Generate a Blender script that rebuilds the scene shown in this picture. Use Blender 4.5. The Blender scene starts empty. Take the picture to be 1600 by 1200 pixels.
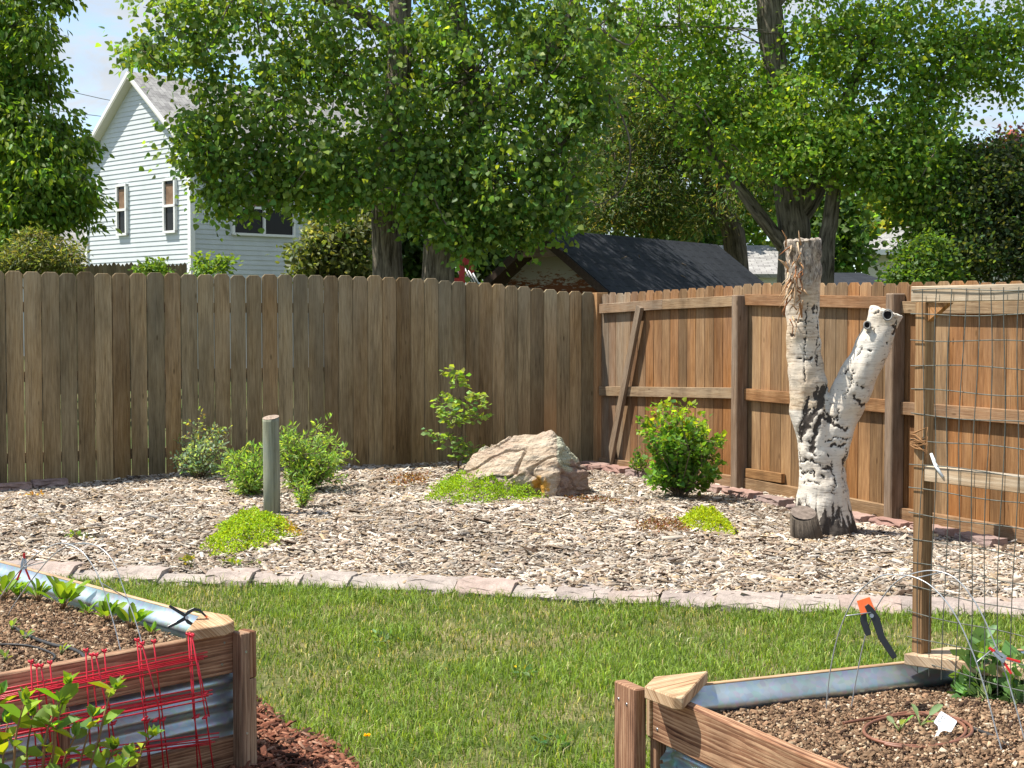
import bpy, bmesh, math, random
import numpy as np
from mathutils import Vector, Matrix, noise

random.seed(11)
R = np.random.default_rng(11)
COL = bpy.context.scene.collection
V = Vector

# ------------------------------------------------------------------ camera model
F, CX, CY, HOR, EYE = 2400.0, 800.0, 600.0, 498.0, 1.5
TH = math.atan((CY - HOR) / F)
CT, ST = math.cos(TH), math.sin(TH)


def ray(px, py):
    u, v = (px - CX) / F, (CY - py) / F
    return V((u, CT + v * ST, -ST + v * CT))


def at(px, py, Y):
    d = ray(px, py)
    s = Y / d.y
    return V((d.x * s, Y, EYE + d.z * s))


def onz(px, py, z):
    d = ray(px, py)
    s = (z - EYE) / d.z
    return V((d.x * s, d.y * s, z))


# ------------------------------------------------------------------ scene helpers
def tag(o, label=None, cat=None, group=None, kind=None):
    if label: o["label"] = label
    if cat: o["category"] = cat
    if group: o["group"] = group
    if kind: o["kind"] = kind
    return o


def thing(name, loc, label, cat, group=None):
    o = bpy.data.objects.new(name, None)
    o.empty_display_size = 0.1
    COL.objects.link(o)
    o.location = loc
    return tag(o, label, cat, group)


def adopt(o, parent):
    if parent is not None:
        o.parent = parent
        if parent.parent is None: o.matrix_parent_inverse = Matrix.Translation(-parent.location)
    return o


def link(me, name, mats, parent=None, origin=None):
    if not isinstance(mats, (list, tuple)): mats = [mats]
    for m in mats: me.materials.append(m)
    o = bpy.data.objects.new(name, me)
    COL.objects.link(o)
    if origin is not None:
        me.transform(Matrix.Translation(-V(origin)))
        o.location = origin
    return adopt(o, parent)


class MB:
    """collects boards, tubes and prisms into one mesh"""

    def __init__(s):
        s.v, s.f, s.uv, s.col, s.mi, s.sm = [], [], [], [], [], []

    def face(s, idx, uvs, cols, mi=0, sm=False):
        s.f.append(tuple(idx)); s.uv.append(uvs); s.col.append(cols); s.mi.append(mi); s.sm.append(sm)

    def box(s, c, X, Y, Z, col=None, mi=0, wear=None):
        c, A = V(c), [V(X), V(Y), V(Z)]
        L = [a.length for a in A]
        k = L.index(max(L))
        r = random.random()
        col = col or (r, random.random() * .3, random.random())
        ou, ov = random.random() * 9, random.random() * 9
        b = len(s.v)
        sg = [(x, y, z) for x in (-1, 1) for y in (-1, 1) for z in (-1, 1)]
        for q in sg: s.v.append(c + A[0] * q[0] + A[1] * q[1] + A[2] * q[2])
        ix = {q: b + i for i, q in enumerate(sg)}
        det = A[0].cross(A[1]).dot(A[2])
        for ax in range(3):
            o1, o2 = [i for i in range(3) if i != ax]
            for sd in (-1, 1):
                qs = []
                for (p, q) in ((-1, -1), (1, -1), (1, 1), (-1, 1)):
                    t = [0, 0, 0]; t[ax] = sd; t[o1] = p; t[o2] = q
                    qs.append(tuple(t))
                flip = (sd > 0) != (ax != 1)
                if det < 0: flip = not flip
                if flip: qs = qs[::-1]
                uvs, cs = [], []
                for q in qs:
                    if ax == k:
                        uvs.append((ou + q[o1] * L[o1], ov + q[o2] * L[o2] * .1))
                    else:
                        oth = o1 if o2 == k else o2
                        uvs.append((ou + q[oth] * L[oth] + ax * .37, ov + q[k] * L[k]))
                    cs.append(col if wear is None else wear(c + A[0] * q[0] + A[1] * q[1] + A[2] * q[2], col))
                s.face([ix[q] for q in qs], uvs, cs, mi)

    def prism(s, loop, th, vax, col=None, mi=0, wear=None):
        """loop: front outline, counter-clockwise seen from the front; th: vector to the back"""
        loop = [V(p) for p in loop]; th = V(th); vax = V(vax).normalized()
        nrm = th.normalized(); uax = vax.cross(nrm).normalized()
        col = col or (random.random(), random.random() * .3, random.random())
        ou, ov = random.random() * 9, random.random() * 9
        n, b = len(loop), len(s.v)
        s.v += loop + [p + th for p in loop]
        uvf = lambda p, d=0: (ou + p.dot(uax) + d, ov + p.dot(vax))
        cf = lambda p: col if wear is None else wear(p, col)
        s.face(range(b, b + n), [uvf(p) for p in loop], [cf(p) for p in loop], mi)
        s.face(range(b + 2 * n - 1, b + n - 1, -1), [uvf(p, .3) for p in loop[::-1]], [cf(p) for p in loop[::-1]], mi)
        t = th.length
        for i in range(n):
            j = (i + 1) % n
            p, q = loop[i], loop[j]
            s.face((b + i, b + n + i, b + n + j, b + j),
                   [uvf(p), uvf(p, t), uvf(q, t), uvf(q)], [cf(p), cf(p), cf(q), cf(q)], mi)

    def tube(s, pts, rad, n=8, col=None, mi=0, caps=True, colf=None):
        pts = [V(p) for p in pts]
        if not isinstance(rad, (list, tuple)): rad = [rad] * len(pts)
        col = col or (random.random(), random.random(), random.random())
        b, m = len(s.v), len(pts)
        ref = None; L = random.random() * 5; vs = []
        for i, p in enumerate(pts):
            t = (pts[min(i + 1, m - 1)] - pts[max(i - 1, 0)])
            t = t.normalized() if t.length > 1e-9 else V((0, 0, 1))
            if ref is None:
                ref = t.cross(V((0, 0, 1)) if abs(t.z) < .9 else V((1, 0, 0))).normalized()
            ref = (ref - t * ref.dot(t)).normalized()
            bi = t.cross(ref)
            for k in range(n):
                a = 2 * math.pi * k / n
                s.v.append(p + (ref * math.cos(a) + bi * math.sin(a)) * rad[i])
            if i: L += (p - pts[i - 1]).length
            vs.append(L)
        for i in range(m - 1):
            ca = colf(pts[i]) if colf else col
            cb = colf(pts[i + 1]) if colf else col
            for k in range(n):
                k2 = (k + 1) % n
                u0, u1 = k / n * 6.28 * rad[0], (k + 1) / n * 6.28 * rad[0]
                s.face((b + i * n + k, b + i * n + k2, b + (i + 1) * n + k2, b + (i + 1) * n + k),
                       [(u0, vs[i]), (u1, vs[i]), (u1, vs[i + 1]), (u0, vs[i + 1])], [ca, ca, cb, cb], mi, True)
        if caps:
            s.face([b + k for k in range(n)][::-1], [(0, 0)] * n, [col] * n, mi)
            s.face([b + (m - 1) * n + k for k in range(n)], [(0, 0)] * n, [col] * n, mi)

    def build(s, name, mats, parent=None, bevel=0, origin=None):
        me = bpy.data.meshes.new(name)
        me.from_pydata(s.v, [], s.f)
        uv = me.uv_layers.new(name="UVMap")
        uv.data.foreach_set("uv", np.array([c for f in s.uv for u in f for c in u], dtype=np.float32))
        ca = me.color_attributes.new("Col", 'FLOAT_COLOR', 'CORNER')
        ca.data.foreach_set("color", np.array([x for f in s.col for c in f for x in (c[0], c[1], c[2], 1)], dtype=np.float32))
        me.polygons.foreach_set("material_index", s.mi)
        me.polygons.foreach_set("use_smooth", s.sm)
        me.update()
        o = link(me, name, mats, parent, origin)
        if bevel:
            md = o.modifiers.new("bevel", 'BEVEL'); md.width = bevel; md.segments = 1
            md.limit_method = 'ANGLE'; md.harden_normals = False
        return o


def np_mesh(name, verts, faces, cols, mats, parent=None, smooth=False, origin=None):
    """fast mesh from arrays; cols one RGB per vertex"""
    me = bpy.data.meshes.new(name)
    nv, (nf, k) = len(verts), faces.shape
    me.vertices.add(nv); me.vertices.foreach_set("co", np.ascontiguousarray(verts, dtype=np.float32).ravel())
    me.loops.add(nf * k); me.loops.foreach_set("vertex_index", np.ascontiguousarray(faces, dtype=np.int32).ravel())
    me.polygons.add(nf); me.polygons.foreach_set("loop_start", np.arange(0, nf * k, k, dtype=np.int32))
    me.update(calc_edges=True)
    if cols is not None:
        ca = me.color_attributes.new("Col", 'FLOAT_COLOR', 'POINT')
        c4 = np.ones((nv, 4), dtype=np.float32); c4[:, :3] = cols
        ca.data.foreach_set("color", c4.ravel())
    if smooth: me.polygons.foreach_set("use_smooth", np.ones(nf, dtype=bool))
    return link(me, name, mats, parent, origin)


def unit(a):
    return a / np.maximum(np.linalg.norm(a, axis=-1, keepdims=True), 1e-9)


def rand_dirs(n, zbias=0.0):
    d = R.normal(size=(n, 3)); d[:, 2] += zbias
    return unit(d)


T_CORD = np.array([(0, 0, 0), (.42, .12, .06), (.44, .42, .08), (0, 1, -.06), (-.44, .42, .08), (-.42, .12, .06)])
T_LANC = np.array([(0, 0, 0), (.13, .28, .03), (.12, .62, .03), (0, 1, -.08), (-.12, .62, .03), (-.13, .28, .03)])
T_OVAL = np.array([(0, 0, 0), (.24, .25, .04), (.26, .62, .04), (0, 1, -.06), (-.26, .62, .04), (-.24, .25, .04)])
T_OAK = np.array([(0, 0, 0), (.16, .3, .03), (.36, .62, .05), (0, 1, -.05), (-.36, .62, .05), (-.16, .3, .03)])
LEAF_F = np.array([(0, 1, 2, 3), (0, 3, 4, 5)])


def leaves(P, T, N, size, tmpl, col):
    """one little folded blade of six vertices per row of P"""
    n = len(P)
    T = unit(T); B = unit(np.cross(T, N)); N2 = np.cross(B, T)
    size = np.broadcast_to(np.asarray(size, dtype=float), (n,))
    lv = (P[:, None, :] + size[:, None, None] * (tmpl[None, :, 0, None] * B[:, None, :] + tmpl[None, :, 1, None] * T[:, None, :] + tmpl[None, :, 2, None] * N2[:, None, :]))
    verts = lv.reshape(-1, 3)
    faces = (np.arange(n)[:, None, None] * 6 + LEAF_F[None]).reshape(-1, 4)
    cols = np.repeat(col, 6, axis=0)
    return verts, faces, cols


def join_np(parts):
    vs, fs, cs, b = [], [], [], 0
    for v, f, c in parts:
        vs.append(v); fs.append(f + b); cs.append(c); b += len(v)
    return np.concatenate(vs), np.concatenate(fs), np.concatenate(cs)


def tint(n, base, dv=.25, dh=.15, alt=None, pa=0.0):
    """n leaf colours round a base colour; a share pa takes the colour alt"""
    c = np.tile(np.array(base, dtype=float), (n, 1))
    if alt is not None:
        c[R.random(n) < pa] = alt
    c *= (1 + R.normal(0, dv, n)).clip(.4, 1.9)[:, None]
    h = R.normal(0, dh, n)
    c[:, 0] *= (1 + h).clip(.4, 1.8)
    return c.clip(0.002, .9)


# ------------------------------------------------------------------ materials
def nd(nt, typ, vals=None, links=None, **props):
    n = nt.nodes.new(typ)
    for k, v in props.items(): setattr(n, k, v)
    for k, v in (vals or {}).items(): n.inputs[k].default_value = v
    for k, v in (links or {}).items(): nt.links.new(v, n.inputs[k])
    return n


def sock(nt, s, i, v):
    if hasattr(v, "is_output"): nt.links.new(v, s.inputs[i])
    else: s.inputs[i].default_value = v


def mixc(nt, fac, a, b, blend='MIX'):
    n = nd(nt, 'ShaderNodeMix', data_type='RGBA', blend_type=blend)
    for i, v in ((0, fac), (6, a), (7, b)):
        if isinstance(v, tuple) and len(v) == 3: v = (*v, 1)
        sock(nt, n, i, v)
    return n.outputs[2]


def mth(nt, op, a, b=0.0, c=None):
    n = nd(nt, 'ShaderNodeMath', operation=op)
    sock(nt, n, 0, a); sock(nt, n, 1, b)
    if c is not None: sock(nt, n, 2, c)
    return n.outputs[0]


def ramp(nt, fac, stops):
    n = nd(nt, 'ShaderNodeValToRGB', links={0: fac})
    e = n.color_ramp.elements
    while len(e) < len(stops): e.new(.5)
    for i, (p, c) in enumerate(stops):
        e[i].position = p
        e[i].color = (*c, 1) if isinstance(c, tuple) else (c, c, c, 1)
    return n.outputs[0]


def mat(name, rough=.8, spec=.25, metal=0.0):
    m = bpy.data.materials.new(name); m.use_nodes = True
    nt = m.node_tree; b = nt.nodes['Principled BSDF']
    b.inputs['Roughness'].default_value = rough
    b.inputs['Specular IOR Level'].default_value = spec
    b.inputs['Metallic'].default_value = metal
    return m, nt, b


def coord(nt, which='Object', scale=(1, 1, 1), rot=(0, 0, 0)):
    t = nd(nt, 'ShaderNodeTexCoord')
    mp = nd(nt, 'ShaderNodeMapping', links={0: t.outputs[which]})
    mp.inputs['Scale'].default_value = scale
    mp.inputs['Rotation'].default_value = rot
    return mp.outputs[0]


def nz(nt, vec, scale, detail=4, rough=.6, dist=0.0):
    return nd(nt, 'ShaderNodeTexNoise', {'Scale': scale, 'Detail': detail, 'Roughness': rough, 'Distortion': dist}, {'Vector': vec}).outputs[0]


def bump(nt, b, h, strength=.4, dist=.01):
    n = nd(nt, 'ShaderNodeBump', {'Strength': strength, 'Distance': dist}, {'Height': h})
    nt.links.new(n.outputs[0], b.inputs['Normal'])
    return n


def wood(name, dark, mid, light, grey=(.3, .28, .25), stain=(.33, .15, .045), rough=.85, knots=True, contrast=1.0, bumps=.35, val=.45):
    """boards: UV runs along the grain; Col = random, weathering, stain"""
    m, nt, b = mat(name, rough, .2)
    col = nd(nt, 'ShaderNodeAttribute', attribute_name='Col').outputs[0]
    sep = nd(nt, 'ShaderNodeSeparateColor', links={0: col})
    rnd, wea, sta = sep.outputs
    uvf = coord(nt, 'UV', (62, 4.5, 1))
    fine = nz(nt, uvf, 1.0, 5, .7)
    uvb = coord(nt, 'UV', (17, .9, 1))
    broad = nz(nt, uvb, 1.0, 3, .6, .8)
    uvw = coord(nt, 'UV', (1, .06, 1))
    wv = nd(nt, 'ShaderNodeTexWave', {'Scale': 26.0, 'Distortion': 9.0, 'Detail': 2.0, 'Detail Scale': 1.2}, {'Vector': uvw}, wave_type='BANDS', bands_direction='X', wave_profile='SAW').outputs['Fac']
    g = mth(nt, 'ADD', mth(nt, 'MULTIPLY', fine, .5), mth(nt, 'ADD', mth(nt, 'MULTIPLY', broad, .4), mth(nt, 'MULTIPLY', wv, .16)))
    lo, hi = .5 - .17 / contrast, .5 + .2 / contrast
    c = ramp(nt, g, [(lo, dark), (.52, mid), (hi, light)])
    # stain and weathering follow the board ends and patches
    patch = nz(nt, coord(nt, 'UV', (5, .9, 1)), 1.0, 3)
    wf = mth(nt, 'MULTIPLY', wea, ramp(nt, mth(nt, 'ADD', mth(nt, 'MULTIPLY', patch, .7), mth(nt, 'MULTIPLY', fine, .45)), [(.38, .15), (.72, 1.0)]))
    gcol = mixc(nt, fine, tuple(x * .55 for x in grey), tuple(min(1, x * 1.45) for x in grey))
    sf = mth(nt, 'MULTIPLY', mth(nt, 'MAXIMUM', mth(nt, 'SUBTRACT', sta, 1.0), 0.0), ramp(nt, patch, [(.3, .35), (.6, 1.0)]))
    sta = mth(nt, 'MINIMUM', sta, 1.0)
    c = mixc(nt, wf, c, gcol)
    c = mixc(nt, mth(nt, 'MINIMUM', sf, .85), c, mixc(nt, fine, tuple(x * .7 for x in stain), tuple(x * 1.3 for x in stain)))
    big = nz(nt, coord(nt, 'Object', (3.5, 3.5, .8)), 1.0, 4, .6)
    c = mixc(nt, 1.0, c, ramp(nt, big, [(.34, .72), (.5, 1.0), (.66, 1.2)]), 'MULTIPLY')
    # per board tint
    hs = nd(nt, 'ShaderNodeHueSaturation', links={'Color': c})
    sock(nt, hs, 'Value', mth(nt, 'ADD', mth(nt, 'MULTIPLY', rnd, val), 1 - val * .5))
    sock(nt, hs, 'Hue', mth(nt, 'ADD', mth(nt, 'MULTIPLY', sta, .02), .49))
    sock(nt, hs, 'Saturation', mth(nt, 'ADD', mth(nt, 'MULTIPLY', sta, -.25), 1.12))
    c = hs.outputs[0]
    if knots:
        vo = nd(nt, 'ShaderNodeTexVoronoi', {'Scale': 1.0, 'Randomness': 1.0}, {'Vector': coord(nt, 'UV', (8, 2.6, 1))}).outputs['Distance']
        kn = ramp(nt, vo, [(.03, 1.0), (.055, .7), (.085, 0.0)])
        c = mixc(nt, mth(nt, 'MULTIPLY', kn, .65), c, tuple(x * .6 for x in dark))
    nt.links.new(c, b.inputs['Base Color'])
    bump(nt, b, mth(nt, 'ADD', fine, mth(nt, 'MULTIPLY', wv, .4)), bumps, .004)
    return m


def leafmat(name, trans=.35, rough=.45, spec=.35, tcol=(2.0, 1.8, .5)):
    m, nt, b = mat(name, rough, spec)
    col = nd(nt, 'ShaderNodeAttribute', attribute_name='Col').outputs[0]
    nt.links.new(col, b.inputs['Base Color'])
    tc = mixc(nt, 1.0, col, tcol, 'MULTIPLY')
    tr = nd(nt, 'ShaderNodeBsdfTranslucent', links={0: tc})
    mx = nd(nt, 'ShaderNodeMixShader', {0: trans}, {1: b.outputs[0], 2: tr.outputs[0]})
    nt.links.new(mx.outputs[0], nt.nodes['Material Output'].inputs[0])
    return m


def attrmat(name, rough=.85, spec=.2, metal=0, noise_amt=.35, scale=60, bumps=0.0):
    m, nt, b = mat(name, rough, spec, metal)
    col = nd(nt, 'ShaderNodeAttribute', attribute_name='Col').outputs[0]
    n = nz(nt, coord(nt), scale, 4, .65)
    c = mixc(nt, 1.0, col, ramp(nt, n, [(.3, 1 - noise_amt), (.7, 1 + noise_amt * .3)]), 'MULTIPLY')
    nt.links.new(c, b.inputs['Base Color'])
    if bumps: bump(nt, b, n, bumps, .01)
    return m


def plain(name, color, rough=.5, spec=.4, metal=0, vary=.2, scale=30, bumps=0.0):
    m, nt, b = mat(name, rough, spec, metal)
    n = nz(nt, coord(nt), scale, 4)
    c = ramp(nt, n, [(.3, tuple(x * (1 - vary) for x in color)), (.7, tuple(min(1, x * (1 + vary)) for x in color))])
    nt.links.new(c, b.inputs['Base Color'])
    if bumps: bump(nt, b, n, bumps, .01)
    return m


M = {}
M['fence_grey'] = wood('weathered_fence_wood', (.075, .045, .017), (.215, .14, .06), (.345, .245, .12), grey=(.26, .215, .14), val=.6, contrast=1.3)
M['fence_cedar'] = wood('cedar_fence_wood', (.085, .036, .012), (.215, .104, .036), (.34, .185, .072), grey=(.3, .25, .19), val=.55)
M['rail'] = wood('cedar_rail_wood', (.1, .046, .018), (.245, .13, .055), (.38, .24, .12), grey=(.27, .225, .17), val=.3)
M['post'] = wood('fence_post_wood', (.075, .042, .022), (.18, .11, .06), (.3, .2, .12), grey=(.24, .21, .175), val=.25, contrast=1.2)
M['corner'] = wood('orange_post_wood', (.17, .08, .032), (.38, .21, .095), (.5, .31, .155), val=.2)
M['bed'] = wood('stained_bed_wood', (.06, .025, .014), (.235, .125, .07), (.45, .295, .18), grey=(.34, .24, .17), val=.3, contrast=1.5, bumps=.6)
M['bedpale'] = wood('pale_cut_wood', (.2, .1, .045), (.42, .265, .145), (.57, .41, .26), grey=(.4, .33, .25), val=.2, contrast=1.3, bumps=.5)
M['trellis'] = wood('trellis_wood', (.2, .11, .05), (.38, .25, .14), (.52, .38, .24), grey=(.44, .39, .31), val=.15)
M['bark'] = None
M['leaf'] = leafmat('leaf', .48, .5, .3)
M['leaf_soft'] = leafmat('soft_leaf', .35, .55, .25)
M['grass'] = leafmat('grass_blade', .38, .55, .25, (1.6, 1.5, .6))
M['chips'] = attrmat('wood_chips', .9, .15, noise_amt=.35, scale=90)
M['soilbit'] = attrmat('soil_bits', .95, .1, noise_amt=.4, scale=140)
M['red_wire'] = plain('red_coated_wire', (.52, .012, .03), .35, .5, vary=.15)
M['wire'] = plain('galvanised_wire', (.15, .155, .135), .5, .4, .5, .3, 60)
M['white_wire'] = plain('bright_steel_wire', (.42, .44, .45), .4, .5, .5, .2, 60)
M['black'] = plain('black_plastic', (.012, .012, .013), .35, .5, vary=.2)
M['tubeblack'] = plain('black_drip_tube', (.03, .028, .027), .5, .4, vary=.4)
M['tubebrown'] = plain('brown_drip_tube', (.2, .085, .05), .45, .4, vary=.3)
M['orange'] = plain('orange_plastic', (.85, .16, .04), .4, .4, vary=.1)
M['red'] = plain('red_rubber', (.55, .02, .02), .5, .4, vary=.15)
M['steel'] = plain('clamp_steel', (.4, .41, .42), .35, .5, .9, .2)
M['white'] = plain('white_plastic', (.8, .83, .84), .4, .4, vary=.04)
M['ink'] = plain('pen_ink', (.02, .03, .05), .7, .2, vary=.1)


def bark(name, dark, light, sc=1.0):
    m, nt, b = mat(name, .95, .1)
    n = nz(nt, coord(nt, 'UV', (16 * sc, 2.6 * sc, 1)), 1.0, 6, .7, .6)
    n2 = nz(nt, coord(nt), 3.0, 3)
    c = ramp(nt, n, [(.36, dark), (.5, tuple((a + q) / 2 for a, q in zip(dark, light))), (.66, light)])
    c = mixc(nt, 1.0, c, ramp(nt, n2, [(.3, .75), (.7, 1.2)]), 'MULTIPLY')
    nt.links.new(c, b.inputs['Base Color'])
    bump(nt, b, n, .9, .04)
    return m


M['bark'] = bark('furrowed_bark', (.05, .04, .03), (.33, .28, .22))
M['bark_dark'] = bark('dark_bark', (.04, .033, .026), (.22, .18, .14))
M['twig'] = plain('twig_bark', (.16, .12, .085), .9, .1, vary=.4, scale=20)
M['stem'] = plain('green_stem', (.16, .2, .07), .6, .2, vary=.3, scale=20)
M['redstem'] = plain('reddish_stem', (.22, .13, .06), .6, .2, vary=.3, scale=20)

# galvanised sheet
m, nt, b = mat('galvanised_sheet', .38, .5, .85)
vor = nd(nt, 'ShaderNodeTexVoronoi', {'Scale': 55.0}, {'Vector': coord(nt)}).outputs['Color']
n = nz(nt, coord(nt), 4.0, 4)
c = mixc(nt, ramp(nt, n, [(.35, .0), (.7, 1.0)]), (.4, .47, .5), (.54, .61, .64))
c = mixc(nt, .22, c, vor, 'SOFT_LIGHT')
nt.links.new(c, b.inputs['Base Color'])
nt.links.new(ramp(nt, n, [(.3, .3), (.7, .5)]), b.inputs['Roughness'])
M['sheet'] = m
# ------------------------------------------------------------------ layout of the yard
CORN = V((.88, 15.7, 0))
LD = V((-.896, -.444, 0)).normalized()      # along the grey fence, from the corner to the left
RD = V((.444, -.896, 0)).normalized()       # along the cedar fence, from the corner towards us
LN = V((.444, -.896, 0)).normalized()       # grey fence: towards us
RN = V((-.896, -.444, 0)).normalized()      # cedar fence: towards us

ZC = np.array([(-6.5, 12, .03), (-4.4, 13.1, .04), (-2.46, 14.05, .11), (-.62, 14.95, .09), (.8, 15.6, 0), (1.3, 14.7, 0), (1.99, 13.46, 0), (2.9, 11.6, -.05), (3.5, 10.4, -.05), (4.2, 9, -.05),
               (-5, 9.2, .04), (-3, 8.85, .045), (-1.3, 8.45, .045), (0, 8.1, .045), (1.3, 7.8, .045), (2.6, 7.65, .04), (3.6, 7.7, .035), (-2.2, 8.65, .045), (-.6, 8.25, .045), (.7, 7.95, .045), (2, 7.7, .04),
               (-1.7, 10.8, .12), (0, 11, .12), (1.3, 10.5, .06), (-3.5, 11, .1), (2.1, 10.5, .01), (0, 13, .1)])


def zm(x, y):
    x, y = np.asarray(x, float), np.asarray(y, float)
    d = (x[..., None] - ZC[:, 0]) ** 2 + (y[..., None] - ZC[:, 1]) ** 2 + .15
    w = d ** -1.6
    return (w * ZC[:, 2]).sum(-1) / w.sum(-1)


def zmf(x, y): return float(zm(np.array([x]), np.array([y]))[0])


def onmulch(px, py):
    z = .08
    for _ in range(6):
        p = onz(px, py, z); z = zmf(p.x, p.y)
    return V((p.x, p.y, z))


EDGE = [onz(px, py, 0) for px, py in ((-700, 893), (-350, 896), (-100, 900), (0, 905), (100, 908), (250, 914), (400, 918), (600, 925), (800, 936), (1000, 947), (1150, 957), (1300, 961), (1450, 965), (1600, 968), (1800, 970), (2050, 968))]
EX = np.array([p.x for p in EDGE]); EY = np.array([p.y for p in EDGE])
edge_y = lambda x: np.interp(x, EX, EY)


def inside_mulch(x, y, m=0.0):
    sl = (x - CORN.x) * LN.x + (y - CORN.y) * LN.y      # distance in front of the grey fence
    sr = (x - CORN.x) * RN.x + (y - CORN.y) * RN.y
    return (sl > .01 + m) & (sr > .01 + m) & (y > edge_y(x) + .1 + m)


# ------------------------------------------------------------------ world, sun, camera
SUN_AZ = V((-1, .0, 0)).normalized(); SUN_EL = math.radians(62)
SUN = V((SUN_AZ.x * math.cos(SUN_EL), SUN_AZ.y * math.cos(SUN_EL), math.sin(SUN_EL)))
sc = bpy.context.scene
w = bpy.data.worlds.new("World"); sc.world = w; w.use_nodes = True
nt = w.node_tree; bg = nt.nodes['Background']
sky = nd(nt, 'ShaderNodeTexSky', sky_type='NISHITA', sun_disc=False, sun_elevation=SUN_EL, sun_rotation=math.atan2(SUN.x, SUN.y), altitude=1600, air_density=1.0, dust_density=1.2, ozone_density=1.0)
tc = nd(nt, 'ShaderNodeTexCoord').outputs['Generated']
sx = nd(nt, 'ShaderNodeSeparateXYZ', links={0: tc})
zz = mth(nt, 'ADD', mth(nt, 'MAXIMUM', sx.outputs[2], 0.0), .16)
cv = nd(nt, 'ShaderNodeCombineXYZ')
nt.links.new(mth(nt, 'DIVIDE', sx.outputs[0], zz), cv.inputs[0]); nt.links.new(mth(nt, 'DIVIDE', sx.outputs[1], zz), cv.inputs[1])
cl = nz(nt, cv.outputs[0], 2.1, 8, .6, .4)
cm = ramp(nt, cl, [(.42, .05), (.58, 1.0)])
skyc = mixc(nt, 1.0, sky.outputs[0], (1.35, 1.42, 1.42), 'MULTIPLY')
cloud = mixc(nt, nz(nt, cv.outputs[0], 4.0, 4), (3.6, 4.1, 4.8), (5.2, 5.4, 5.6))
nt.links.new(mixc(nt, cm, skyc, cloud), bg.inputs[0])
bg.inputs[1].default_value = .097

sl = bpy.data.lights.new("sun", 'SUN'); sl.energy = 5.0; sl.angle = math.radians(.5); sl.color = (1, .95, .86)
so = bpy.data.objects.new("sun", sl); COL.objects.link(so)
so.rotation_euler = SUN.to_track_quat('Z', 'Y').to_euler(); so.location = (0, 0, 30)

cam = bpy.data.cameras.new("camera"); co = bpy.data.objects.new("camera", cam); COL.objects.link(co)
co.location = (0, 0, EYE); co.rotation_euler = (math.radians(90) - TH, 0, 0)
cam.sensor_width = 36; cam.lens = F / 1600 * 36; cam.clip_start = .05; cam.clip_end = 2000
sc.camera = co
sc.view_settings.view_transform = 'Standard'; sc.view_settings.look = 'None'; sc.view_settings.gamma = 1
sc.view_settings.exposure = 0.78
sc.cycles.max_bounces = 8; sc.cycles.transparent_max_bounces = 8; sc.cycles.use_denoising = True

# ------------------------------------------------------------------ ground sheets
m, nt, b = mat('ground_soil', .95, .1)
n1 = nz(nt, coord(nt), .35, 5); n2 = nz(nt, coord(nt), 12, 5)
c = mixc(nt, ramp(nt, n1, [(.4, 0.0), (.6, 1.0)]), (.06, .09, .025), (.12, .11, .05))
c = mixc(nt, 1.0, c, ramp(nt, n2, [(.3, .6), (.7, 1.25)]), 'MULTIPLY')
nt.links.new(c, b.inputs['Base Color'])
g = MB(); g.face([0, 1, 2, 3], [(0, 0)] * 4, [(0, 0, 0)] * 4)
g.v = [V((-300, -60, -.14)), V((300, -60, -.14)), V((300, 500, -.14)), V((-300, 500, -.14))]
tag(g.build('ground', m), kind='structure')

m, nt, b = mat('lawn_thatch', .95, .1)
n1 = nz(nt, coord(nt), 2.2, 4); n2 = nz(nt, coord(nt), 60, 4)
c = mixc(nt, ramp(nt, n1, [(.4, 0.0), (.62, 1.0)]), (.075, .1, .025), (.19, .165, .08))
c = mixc(nt, 1.0, c, ramp(nt, n2, [(.3, .45), (.7, 1.3)]), 'MULTIPLY')
nt.links.new(c, b.inputs['Base Color'])
xs = list(EX); n = len(xs)
g = MB()
g.v = [V((x * .6 - 0.0, 1.2, 0)) for x in xs] + [V((x, float(edge_y(x)) + .12, 0)) for x in xs]
for i in range(n - 1): g.face([i, i + 1, n + i + 1, n + i], [(0, 0)] * 4, [(0, 0, 0)] * 4)
tag(g.build('lawn', m), kind='structure')

# mulch mound: a grid that follows the edging and runs under both fences
m, nt, b = mat('mulch_base', .95, .1)
n2 = nz(nt, coord(nt), 45, 5, .7)
c = ramp(nt, n2, [(.3, (.03, .02, .015)), (.5, (.09, .065, .05)), (.7, (.2, .16, .12))])
nt.links.new(c, b.inputs['Base Color']); bump(nt, b, n2, .8, .02)
gx, gy = np.meshgrid(np.linspace(-6.5, 4.6, 140), np.linspace(0, 1, 100), indexing='ij')
y0 = edge_y(gx) + .1
wx = gx; wy = y0 + gy * (16.4 - y0)
sl_ = (wx - CORN.x) * LN.x + (wy - CORN.y) * LN.y; sr_ = (wx - CORN.x) * RN.x + (wy - CORN.y) * RN.y
gz = zm(wx, wy)
gz = np.where((sl_ < -.05) | (sr_ < -.05), -.2, gz)
gz[:, 0] = -.05; gz[:, 1] = np.minimum(gz[:, 1], .04)
verts = np.stack([wx, wy, gz], -1).reshape(-1, 3)
ii, jj = np.meshgrid(np.arange(139), np.arange(99), indexing='ij')
q = (ii * 100 + jj).ravel()
tag(np_mesh('mulch_ground', verts, np.stack([q, q + 100, q + 101, q + 1], -1), None, m, smooth=True), kind='structure')


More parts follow.
